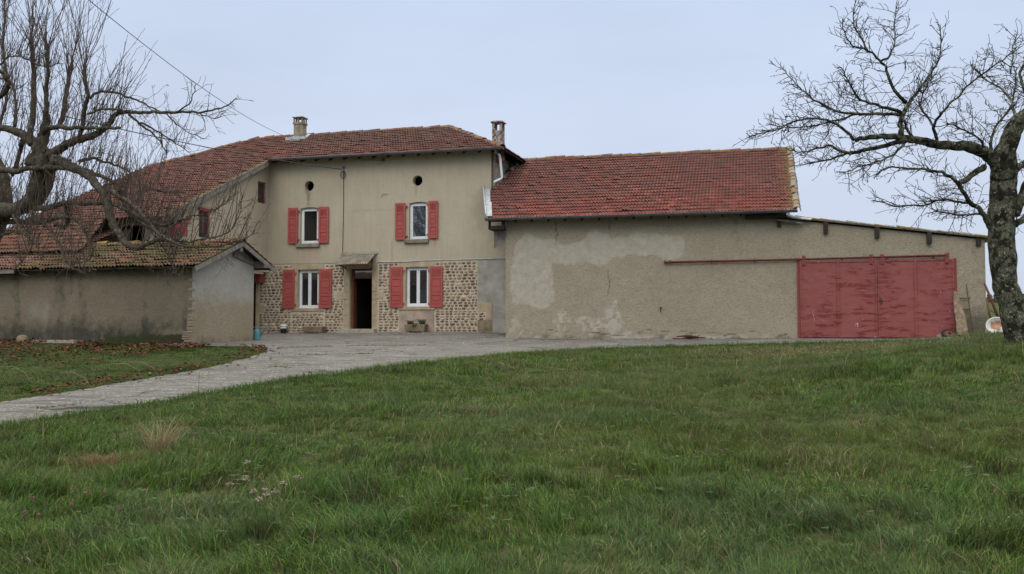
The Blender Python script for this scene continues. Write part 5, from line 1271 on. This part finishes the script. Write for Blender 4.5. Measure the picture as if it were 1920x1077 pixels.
T2.limb(z2_((400,60),(470,45),(520,65),(600,85),(660,120)), -.2, .9, 5, 2); T2.limb(z2_((600,200),(640,260),(700,250),(740,190)), -1, .5, 5, 4); T2.limb(z2_((700,225),(760,205),(850,218),(940,225)), .2, 1, 3.5, 2)
T2.limb(z2_((960,460),(1060,450),(1150,420),(1200,350),(1225,240)), -2.2, -2.5, 2.2, .8); T2.limb(z2_((900,470),(1000,495),(1150,480),(1230,460),(1292,420)), -2.2, -2.8, 2.5, .7)
T2.limb(z2_((850,400),(930,350),(1020,330),(1100,300),(1190,230)), -2.4, -2.0, 2.2, .7); T2.limb(z2_((780,430),(860,560),(880,620),(930,640)), -1.8, -2, 1.8, .6)
T2.limb(z2_((0,440),(60,420),(120,430),(160,480),(120,560),(60,610)), .5, -.3, 3.5, 1); T2.limb(z2_((480,490),(450,560),(380,570),(250,560)), -1.2, -1.6, 1.5, .6)
T2.limb(z1_((-60,560),(-40,300),(-30,100),(-30,-60)), 1.5, 2, 8, 3); T2.limb(z1_((-40,900),(40,600),(20,300),(30,60),(60,-120)), 1.2, 1.8, 5, 1.5)
T2.limb(z1_((120,900),(140,860),(100,1000),(80,1080)), .4, 1, 6, 5)
nL = len(T2.limbs)
up1 = dict(seg=[.16,.12,.1], kink=[.075,.12,.15], up=[.045,.05,.02], rmin=.0042, lev=1, prob=[.30], ang=(.35,.8), ratio=(.12,.35))
def upward(nd, tn, r):
    p = Vector((nd.x*.45+tn.x*.15, nd.y*.45, abs(nd.z)*.35+.95)); return p
lim_all = list(T2.limbs)
def far_limb(p):
    x_, y_ = 960+FPX*p.x/p.y, 620-FPX*(p.z-1.6)/p.y
    return (x_ > 225 and y_ < 262) or (x_ > 330 and random.random() < .55)
T2.dress(up1, .038, (.5,2.0), .0095, .08, .30, upward, far_limb)
T2.dress(dict(seg=[.1,.08,.06], kink=[.22,.26,.3], up=[.035,.03,.0], rmin=.0042, lev=2, prob=[.45,.35], ang=(.5,1.2), ratio=(.3,.6)), .070, (.3,1.0), .0072, .12, .14)
# tall water-shoots above the frame
for C, R in lim_all[3:7]:
    for k in range(14): T2.grow(C[-1-random.randint(0,3)], Vector((random.gauss(0,.28), random.gauss(0,.28), 1)).normalized(), random.uniform(1.3,2.6), .011, 0, up1)
g0 = at(-85, 640, 21.3)
t2 = thing('tree', (g0.x, 21.3, float(G0(g0.x, 21.3))), 'old pruned bare tree at the left with twisted limbs and upright shoots', 'tree')
tk = build('trunk', T2.tr, M_bark2, t2, True); build('crown', T2.cr, M_twig2, t2)
d = tk.modifiers.new('bark', 'SUBSURF'); d.levels = 1; d.render_levels = 1
print('tree verts', len(T1.cr.v), len(T2.cr.v))
# ================================================================== SMALL THINGS
def gp(px, Y):
    p = at(px, 620, Y); return Vector((p.x, Y, float(G0(p.x, Y))+.02))
def placeF(F, px, o):
    u = F.uz(px, 620, o)[0]; p = F.P(u, 0, o); return u, Vector((p.x, p.y, float(G0(p.x, p.y))+.02))
def trough(px0, px1, py0, label, plants):
    o = .32; ua, ub = H.uz(px0, py0, .5)[0], H.uz(px1, py0, .5)[0]; z1 = H.uz(px0, py0, .5)[1]; c = H.P((ua+ub)/2, 0, o); g = float(G0(c.x, c.y))+.02
    t = thing('stone_trough', (c.x, c.y, g), label, 'planter', 'stone troughs along the house wall'); m = MB(); i = .06
    def ring(du, oo0, oo1, z): return [H.P(ua+du, z, oo0), H.P(ub-du, z, oo0), H.P(ub-du, z, oo1), H.P(ua+du, z, oo1)]
    R_ = [ring(.07, .17, .45, g+.03), ring(0, .12, .5, z1), ring(i, .12+i, .5-i, z1), ring(i+.03, .2, .42, z1-.12)]
    m.add([v for r in R_ for v in r], [(0,3,2,1)]+[(4*a+k, 4*a+(k+1) % 4, 4*a+4+(k+1) % 4, 4*a+4+k) for a in range(3) for k in range(4)]+[(12,13,14,15)])
    build('basin', m, M_trough, t, bevel=.015); m = MB()
    for s in (.15, .85): uu = ua+(ub-ua)*s; m = MB(); m.fbox(H, uu-.06, uu+.06, g-.02, g+.028, .2, .42); build('foot', m, M_conc, t)
    m = MB(); m.fbox(H, ua+i+.005, ub-i-.005, z1-.10, z1-.03, .19, .43); build('soil', m, simple('potting_soil', (.03,.022,.015), 1, .3, 20), t)
    if plants:
        for k, (f, cols, n, hh, nm, lb) in enumerate(((.22, [(.10,.05,.05),(.07,.06,.03),(.16,.08,.09)], 60, .16, 'shrubby_plant', 'small brownish pink plant at the left of the trough'), (.50, [(.05,.09,.03),(.07,.11,.04)], 55, .12, 'trailing_plant', 'green trailing plant hanging over the trough rim'), (.78, [(.06,.10,.04),(.09,.07,.06),(.08,.12,.05)], 80, .20, 'shrubby_plant', 'bushy green and pink plant at the right of the trough'))):
            mb = MB(); uu = ua+(ub-ua)*f
            for q in range(n):
                a = random.random()*6.28; l = hh*random.uniform(.5,1.3); b0 = H.P(uu+random.gauss(0,.06), z1-.03, .31+random.gauss(0,.04)); tip = b0+Vector((math.cos(a)*l*.6, math.sin(a)*l*.6, l*(.9 if nm != 'trailing_plant' else random.uniform(-.5,.6))))
                if nm == 'trailing_plant': tip += Vector((H.n[0], H.n[1], 0))*.16
                c = random.choice(cols); mid = b0.lerp(tip, .5)+Vector((0,0,.03)); mb.tube([b0, mid, tip], [.004,.0035,.002], 3, c, False)
                for w in range(3):
                    c0 = b0.lerp(tip, random.uniform(.3,1)); v = Vector((random.gauss(0,1), random.gauss(0,1), random.gauss(0,.7))).normalized()*.022; v2 = v.orthogonal()*.6; mb.add([c0, c0+v+v2, c0+v*2, c0+v-v2], [(0,1,2,3)], c)
            pl = build(nm, mb, M_leaf, None, loc=H.P(uu, z1-.03, .31)); tag(pl, lb, 'plant')
trough(565, 604, 612.5, 'plain empty stone trough under the left ground floor window', False)
trough(757, 797, 608.5, 'stone trough holding small plants under the right ground floor window', True)
# paint bucket
u, p = placeF(H, 531.5, .22); b = thing('paint_bucket', p, 'dark stained paint bucket with white lid against the cobbled wall', 'bucket'); m = MB()
m.lathe(p, [(.105,.0),(.115,.24),(.12,.25)], 18); build('bucket_body', m, simple('dark_bucket', (.05,.045,.05), .6, .5, 12), b, True)
m = MB(); m.lathe(p, [(.125,.245),(.128,.30),(.10,.335),(.02,.34)], 18); m.lathe(p+Vector((.0,0,.0)), [(.119,.17),(.122,.24)], 18); build('lid', m, M_white, b, True)
m = MB(); m.tube([p+Vector((.12*math.cos(a), -.125, .24-.10*math.sin(a))) for a in [i*math.pi/8 for i in range(9)]], .004, 5); build('handle', m, M_zinc, b)
# watering can
p = G.P(3.40, 0, -.05); g = float(G0(p.x, p.y))+.02; p = Vector((p.x, p.y, g)); wc = thing('watering_can', p, 'turquoise watering can by the corner of the outbuilding gable', 'watering can'); M_turq = simple('turquoise_plastic', (.10,.27,.30), .5, .2, 8)
m = MB(); m.lathe(p, [(.105,0),(.11,.02),(.10,.25),(.085,.30),(.05,.33)], 18); build('can_body', m, M_turq, wc, True)
m = MB(); m.tube([p+Vector((.08,0,.08)), p+Vector((.17,-.01,.22)), p+Vector((.25,-.02,.36)), p+Vector((.27,-.02,.38))], [.028,.020,.015,.03], 8); build('spout', m, M_turq, wc, True)
m = MB(); m.tube([p+Vector((-.09,0,.12)), p+Vector((-.17,0,.24)), p+Vector((-.12,0,.38)), p+Vector((.0,0,.40)), p+Vector((.08,0,.30))], .012, 8); m.tube([p+Vector((.05,0,.33)), p+Vector((.15,0,.345)), p+Vector((.23,-.02,.34))], .010, 6); build('handle', m, M_turq, wc, True)
# rusty bars at the barn foot
for i, (a, b_, dz) in enumerate(((1262,1300,0),(1285,1322,.03),(1270,1310,.06))):
    ua, ub = B.uz(a, 632)[0], B.uz(b_, 632)[0]; o = .12+.05*i; pa_, pb_ = B.P(ua,0,o), B.P(ub,0,o+.06); za, zb3 = float(G0(pa_.x,pa_.y))+.05, float(G0(pb_.x,pb_.y))+.05
    m = MB(); m.tube([Vector((pa_.x,pa_.y,za+dz)), Vector(((pa_.x+pb_.x)/2,(pa_.y+pb_.y)/2,(za+zb3)/2+dz+.035*(i-1))), Vector((pb_.x,pb_.y,zb3+dz))], [.02,.032,.016], 7)
    m.tube([Vector(((pa_.x+pb_.x)/2,(pa_.y+pb_.y)/2,za+dz)), Vector(((pa_.x+pb_.x)/2+.16,(pa_.y+pb_.y)/2-.05,za+dz+.08))], [.016,.008], 6)
    tag(build('dead_branch', m, M_rust, None, True, loc=(pa_.x,pa_.y,za-.03)), ['reddish dead branch lying lowest at the barn foot', 'reddish dead branch lying furthest right at the barn foot', 'reddish dead branch lying on top at the barn foot'][i], 'branch', 'dead branches at the barn foot')
# things at the right of the door
def pole(name, a, b, r, mat, label, cat, n=8, r2=None):
    m = MB(); m.tube([a, a.lerp(b, .5)+Vector((.01,.0,.0)), b], [r, r, r2 or r*.8], n); return tag(build(name, m, mat, None, True, loc=a), label, cat)
u0b = B.uz(1793, 580, .3)[0]
def grd(u, o): q = B.P(u, 0, o); return float(G0(q.x, q.y))
m = MB(); a = B.uz(1805,625,.45)[0]; g = grd(a, .45); tp = B.uz(1799,546,.05)
prof = [(-.13, 0, .16), (-.155, .25, .15), (-.15, .45, .13), (-.18, .85, .07), (-.165, 1.15, -.01), (-.15, tp[1]-g-.05, -.06), (-.12, tp[1]-g, -.09)]
vs = []
for l, h, r_ in prof:
    oo = .45-.38*h/(tp[1]-g); vs += [B.P(a+l, g+h, oo), B.P(a+r_, g+h, oo), B.P(a+r_, g+h, oo-.035), B.P(a+l, g+h, oo-.035)]
m.add(vs, [(0,3,2,1)]+[(4*i+k, 4*i+(k+1) % 4, 4*i+4+(k+1) % 4, 4*i+4+k) for i in range(len(prof)-1) for k in range(4)]+[(4*len(prof)-4, 4*len(prof)-3, 4*len(prof)-2, 4*len(prof)-1)])
tag(build('leaning_plank', m, M_plank, None, loc=B.P(a, g, .4)), 'pale waney plank leaning on the wall right of the red sliding doors', 'plank')
q = lambda px, py, o: B.P(*B.uz(px, py, o), o)
hr = thing('harrow', q(1818, 622, .2), 'rusty iron tine frame leaning on the wall beside the plank', 'farm tool'); m = MB()
m.tube([q(1812,533,.05), q(1818,580,.14), q(1825,624,.25)], .012, 6); build('shaft', m, M_rust, hr)
for yy in (559, 580):
    m = MB(); m.tube([q(1790,yy+1,.08), q(1818,yy,.08)], .016, 6); m.tube([q(1817,yy,.08), q(1819,yy,.08)], .026, 6); build('tine', m, M_rust, hr)
wh = thing('wheelbarrow_wheel', q(1780, 631, .45), 'small rusty wheel with black tyre lying before the right door edge', 'wheel'); c = B.P(B.uz(1780,628,.5)[0], 0, .5); c = Vector((c.x, c.y, grd(B.uz(1780,628,.5)[0], .5)+.10)); Mx = Matrix.Rotation(math.radians(38), 3, 'X')
m = MB(); ring_ = [c+Mx @ Vector((.19*math.cos(a), .19*math.sin(a), 0)) for a in [i*math.pi/12 for i in range(25)]]; m.tube(ring_, .038, 8, None, False); build('tyre', m, M_black, wh, True)
m = MB(); m.lathe(c, [(.15,-.02),(.15,.02),(.04,.035),(.04,.0)], 18, None, Mx); m.tube([c+Mx @ Vector((0,0,-.1)), c+Mx @ Vector((0,0,.1))], .015, 6); build('rim', m, M_rust, wh)
pole('axle_bar', q(1788,632,.45), q(1808,630,.55), .022, M_rust, 'short rusty bar lying between the wheel and the plank', 'bar')
ua = B.uz(1764, 633, .3)[0]; g = grd(ua, .3); m = MB(); m.fbox(B, ua-.11, ua+.09, g+.0, g+.10, .22, .38, dz=.01); tag(build('concrete_block', m, M_conc, None, loc=B.P(ua, g, .3), bevel=.01), 'small pale concrete block at the foot of the right sliding door', 'block')
# enamel tub, tipped towards the camera
c = at(1869, 611, 25.2); g = float(G0(c.x, c.y)); ax = Vector((-.40,-.74,.54)).normalized(); qz_ = Vector((0,0,1)).rotation_difference(ax).to_matrix(); c.z = g+.15
tb = thing('enamel_tub', (c.x, c.y, g), 'upturned white enamel tub with a rusty bottom beside the tree trunk', 'tub')
m = MB(); m.lathe(c, [(.285,-.14),(.275,-.13),(.252,.115)], 26, None, qz_); build('tub_side', m, simple('grey_enamel', (.36,.37,.36), .5, .35, 6), tb, True)
def rustenamel():
    t = MT('rusting_enamel', .55, .35); ob = t.coord(); n = t.noise(ob, 9, 5, .7, .3, .7); dv = t.n('VectorMath', _operation='DISTANCE'); t.l(ob, dv.inputs[0]); dv.inputs[1].default_value = tuple(c+ax*.14-Vector((c.x, c.y, g))); r = dv.outputs['Value']
    k = t.rng(t.math('ADD', r, t.math('MULTIPLY', n, .14)), .25, .20); t.color(t.mix(k, (.50,.50,.47), t.mix(n, (.20,.07,.03), (.36,.22,.13)))); return t.m
m = MB(); m.lathe(c, [(.262,.140),(.258,.158),(.232,.154),(.225,.132),(.02,.128)], 26, None, qz_); build('tub_bottom', m, rustenamel(), tb, True)
a1_, b1_ = at(1872, 597, 26.6), at(1846, 532, 26.9); pole('iron_pole', a1_, b1_, .038, M_rust, 'thick rusty pole leaning on the barn corner behind the tub', 'pole')
a1_, b1_ = at(1857, 600, 26.4), at(1849, 560, 26.7); pole('iron_bar', a1_, b1_, .028, M_rust, 'shorter dark bar leaning at the barn corner left of the thick pole', 'pole')
pole('iron_rod', at(1856, 582, 26.5), at(1869, 590, 26.6), .012, M_rust, 'thin rod bracing the two leaning poles', 'rod')
c = at(42, 648, 27.0); g = float(G0(c.x, 27.0)); m = MB()
for dx, w_, h_ in ((0,.16,.22),): m.lathe((c.x,27.0,g-.03), [(.16,0),(.17,.10),(.14,.2),(.07,.25)], 9)
tag(build('boulder', m, M_trough, None, True, loc=(c.x,27.0,g)), 'mossy round stone at the foot of the outbuilding wall', 'stone')
c = at(135, 648, 27.2); g = float(G0(c.x, c.y)); m = MB(); m.fbox(S, S.uz(80,648)[0], S.uz(160,648)[0], g-.05, g+.06, .05, .42); m.fbox(S, S.uz(275,652)[0], S.uz(358,652)[0], float(G0(-9.5,26))-.05, float(G0(-9.5,26))+.05, .05, .3)
tag(build('footing_slab', m, M_conc, None, loc=(c.x, c.y, g)), 'low pale concrete footing strip at the outbuilding wall foot', 'slab')
# dry tufts and flowers
def onground(px, py, hh):
    d_ = ray(px, py)
    for k in range(700):
        Y = 4+k*.03; t_ = Y/d_[1]
        if 1.6+t_*d_[2] < float(GZ(t_*d_[0], Y))+hh: break
    return t_*d_[0], Y
for (px, py, n, hh, rad, cols, lb) in ((300, 850, 240, .50, .16, [(.30,.24,.13),(.22,.17,.08),(.35,.29,.18)], 'tall straw coloured dry grass tuft left of centre near the driveway edge'), (190, 868, 420, .15, .24, [(.22,.13,.07),(.27,.18,.10),(.17,.10,.05)], 'low matted brown dead grass tuft in the left foreground')):
    x_, y_ = onground(px, py, 0.02); k = n; r = RS.randn(k, 2)*rad*.5; X2 = x_+r[:,0]*(1.6 if hh < .3 else 1); Y2 = y_+r[:,1]
    col = np.array([random.choice(cols) for _ in range(k)])*(.7+.6*RS.rand(k))[:,None]
    V = [blades(X2, Y2, hh*(.5+.7*RS.rand(k)), .006*np.ones(k), np.arctan2(r[:,1], r[:,0])+RS.randn(k)*.8, .4+.6*RS.rand(k), .6+RS.rand(k), col, 4)]
    o = blade_mesh('dry_grass_tuft', V, M_grass); off = Vector((x_, y_, float(GZ(x_, y_)))); o.data.transform(Matrix.Translation(-off)); o.location = off; tag(o, lb, 'grass tuft', 'dry grass tufts in the meadow')
M_flow = attr_mat('dried_flower', .8, .2, 60); 
UM = [(466,874,'umbel highest in the group'),(430,917,'flat topped umbel furthest left'),(462,906,'tilted umbel below the highest one'),(475,930,'umbel low on the left side'),(496,926,'brightest star shaped umbel in the middle'),(485,945,'lowest umbel of the group'),(517,929,'umbel right of the brightest one'),(531,914,'small umbel on the upper right side'),(556,902,'umbel furthest right'),(500,937,'grey umbel just under the brightest one')]
for k, (px, py, lb) in enumerate(UM):
    x_, y_ = onground(px, py, .30); g = float(GZ(x_, y_)); top = Vector((x_, y_, g+.30)); m = MB(); rn = random.Random(k)
    fl = thing('wildflower', (x_, y_, g), 'dried whitish wild flower, '+lb, 'wildflower', 'dried white umbels in the left foreground')
    m.tube([Vector((x_+rn.gauss(0,.03), y_+.02, g)), Vector((x_, y_, g+.15)), top], .0028, 4, (.12,.11,.05)); build('stem', m, M_flow, fl)
    m = MB(); nr_ = 16; tl = Vector((rn.gauss(0,.3), rn.gauss(0,.3), 1)).normalized()
    for i in range(nr_):
        a = i*2.4; rr = .034*math.sqrt((i+.5)/nr_); e = top+Vector((rr*.8*math.cos(a), rr*.8*math.sin(a), .036-.75*rr+rn.uniform(-.012,.012)))+tl*.012; c_ = rn.choice([(.30,.26,.18),(.22,.19,.13),(.38,.34,.25),(.15,.12,.08)])
        m.tube([top, e], .0015, 3, (.2,.16,.09), False)
        for w in range(4):
            v = Vector((rn.gauss(0,.005), rn.gauss(0,.005), rn.gauss(0,.003))); m.lathe(e+v, [(.001,-.003),(.005,0),(.001,.004)], 5, c_)
    build('flower_head', m, M_flow, fl)
PK = [(61,935,'leftmost in the row nearest the frame edge'),(72,967,'low down left of the others'),(133,946,'single bright head in the left foreground'),(160,925,'bright head above the others'),(197,922,'small head beside the bright one'),(270,922,'head in the right part of the patch'),(281,953,'largest head at the right of the patch'),(222,955,'head between the middle and the right one'),(48,962,'dull head close to the left frame edge')]
for k, (px, py, lb) in enumerate(PK):
    x_, y_ = onground(px, py, .24); g = float(GZ(x_, y_)); top = Vector((x_, y_, g+.24)); m = MB(); rn = random.Random(k+50)
    fl = thing('wildflower', (x_, y_, g), 'pink clover flower, '+lb, 'wildflower', 'pink clover flowers in the left foreground')
    m.tube([Vector((x_+rn.gauss(0,.03), y_+.02, g)), Vector((x_, y_, g+.12)), top], .002, 4, (.07,.09,.03)); build('stem', m, M_flow, fl)
    m = MB()
    for i in range(22):
        v = Vector((rn.gauss(0,1), rn.gauss(0,1), rn.gauss(0,1))).normalized()*.011; m.lathe(top+v, [(.001,-.004),(.004,0),(.001,.006)], 5, rn.choice([(.26,.10,.15),(.32,.15,.2),(.16,.05,.08)]))
    build('flower_head', m, M_flow, fl)
SK = [(1247,765,.55,'tall pale stalk standing right of the meadow centre'),(1213,757,.38,'leaning pale stalk just left of the tallest one'),(372,742,.40,'dark stalk at the driveway edge'),(800,870,.45,'forked pale stalk in the middle of the meadow'),(1120,940,.40,'bent straw stalk in the right middle foreground')]
for k, (px, py, hh, lb) in enumerate(SK):
    x_, y_ = onground(px, py, 0.01); g = float(GZ(x_, y_)); m = MB(); dx = (0,-.12,.01,.08,.06)[k]
    m.tube([Vector((x_,y_,g)), Vector((x_+dx*.4,y_,g+hh*.55)), Vector((x_+dx,y_,g+hh))], [.004,.0035,.002], 4, (.2,.17,.09) if k != 2 else (.05,.035,.025))
    if k == 3: m.tube([Vector((x_+dx*.2,y_,g+hh*.3)), Vector((x_-.12,y_,g+hh*.8))], .0025, 4, (.2,.17,.09))
    tag(build('dry_stalk', m, M_flow, None, loc=(x_,y_,g)), lb, 'stalk', 'single dry stalks in the meadow')
# arching seed heads on the lawn
for k, (px, py, lb) in enumerate(((270,715,'largest arching pale grass head on the lawn'),(300,712,'arching pale grass head right of the largest one, at the driveway'),(60,722,'arching pale grass head near the left lawn edge'),(20,700,'arching pale grass head furthest left on the lawn'),(175,735,'low arching grass head over the driveway edge'))):
    x_, y_ = hit(px, py); g = float(G0(x_, y_)); m = MB(); s = -1
    m.tube([Vector((x_,y_,g)), Vector((x_+s*.12,y_-.02,g+.22)), Vector((x_+s*.34,y_-.05,g+.34)), Vector((x_+s*.58,y_-.06,g+.33))], [.0025,.003,.005,.002], 5, (.27,.23,.14))
    tag(build('grass_head', m, M_flow, None, loc=(x_,y_,g)), lb, 'grass stalk', 'arching grass heads on the lawn')
# overhead cables
def cable(name, a, b, sag, r, label):
    m = MB(); m.tube([a.lerp(b, t/24)-Vector((0,0,sag*4*(t/24)*(1-t/24))) for t in range(25)], r, 5); return tag(build(name, m, M_cable, None, True, loc=a), label, 'cable')
cable('overhead_cable', at(70,-80,14), H.P(cu1-.30, 9.35, .45-2.75), .35, .0075, 'thin overhead wire running from the upper left to the house chimney')
a_ = H.uz(641, 318, .12); cable('service_cable', at(120,218,26), H.P(a_[0], a_[1], .12), .12, .014, 'black service cable coming through the tree to the wall bracket')
a_ = H.uz(718, 301, .06); b_ = H.uz(630, 291, .42); cable('eaves_wire', H.P(b_[0], b_[1], .42), H.P(a_[0], a_[1], .06), .03, .007, 'thin wire from the eaves to the small upper wall fitting')
# far hedge and wood
mb = MB(); rr = random.Random(3)
for k in range(4200):
    x_ = rr.uniform(30, 130); y_ = 125+rr.gauss(0,1.2)+.05*(x_-70); h_ = (.8+.7*float(vnoise(x_, 0, .12)))*rr.uniform(.5,1.15); g = float(base(y_)); a = rr.gauss(0,.35); s = .05
    mb.add([(x_-s,y_,g),(x_+s,y_,g),(x_+h_*math.sin(a)+s*.3,y_+rr.gauss(0,.2),g+h_),(x_+h_*math.sin(a)-s*.3,y_,g+h_)], [(0,1,2,3)], rr.choice([(.10,.065,.05),(.075,.055,.04),(.06,.065,.03),(.12,.075,.05)]))
tag(build('distant_hedge', mb, attr_mat('hedge_twigs', .9, .3, 2), None), 'brownish bare hedge along the field crest beyond the barn', 'hedge', kind='stuff')
mb = MB()
for k in range(9000):
    x_ = rr.uniform(-150, 110); y_ = -62+rr.gauss(0,3); hh = (6.5+3.5*float(fbm(x_, 0, .07, 3)))*math.sqrt(rr.random())*1.1; a = rr.gauss(0,.45); l = rr.uniform(.8,2.2); g = 0; s = .045
    p_ = Vector((x_, y_, g+hh)); e_ = p_+Vector((l*math.sin(a), rr.gauss(0,.3), l*math.cos(a))); mb.add([p_-Vector((s,0,0)), p_+Vector((s,0,0)), e_], [(0,1,2)], rr.choice([(.05,.04,.03),(.07,.055,.04)]))
    if k % 3 == 0: mb.add([(x_-.9,y_,0),(x_+.9,y_,0),(x_+.5,y_,hh*.75),(x_-.5,y_,hh*.75)], [(0,1,2,3)], (.04,.04,.025))
TW = Tree(10, 77); pw = dict(seg=[.5,.4,.3,.3], kink=[.10,.14,.18], up=[.02,.03,.03], rmin=.012, lev=3, prob=[.85,.75,.6], ang=(.4,.8), ratio=(.45,.7))
for tx, ty in ((-34,-14),):  # unseen lone tree, added so that branches mirror in an upper window pane
    for k in range(3): TW.grow(Vector((tx, ty, 0)), Vector((TW.rnd.gauss(0,.12), TW.rnd.gauss(0,.12), 1)).normalized(), 15, .22, 0, pw)
mb.add(TW.cr.v, TW.cr.f, (.05,.04,.032))
tag(build('wood', mb, bpy.data.materials['hedge_twigs'], None), 'unseen bare wood and one added tree behind the camera, mirrored in the window panes', 'wood', kind='stuff')
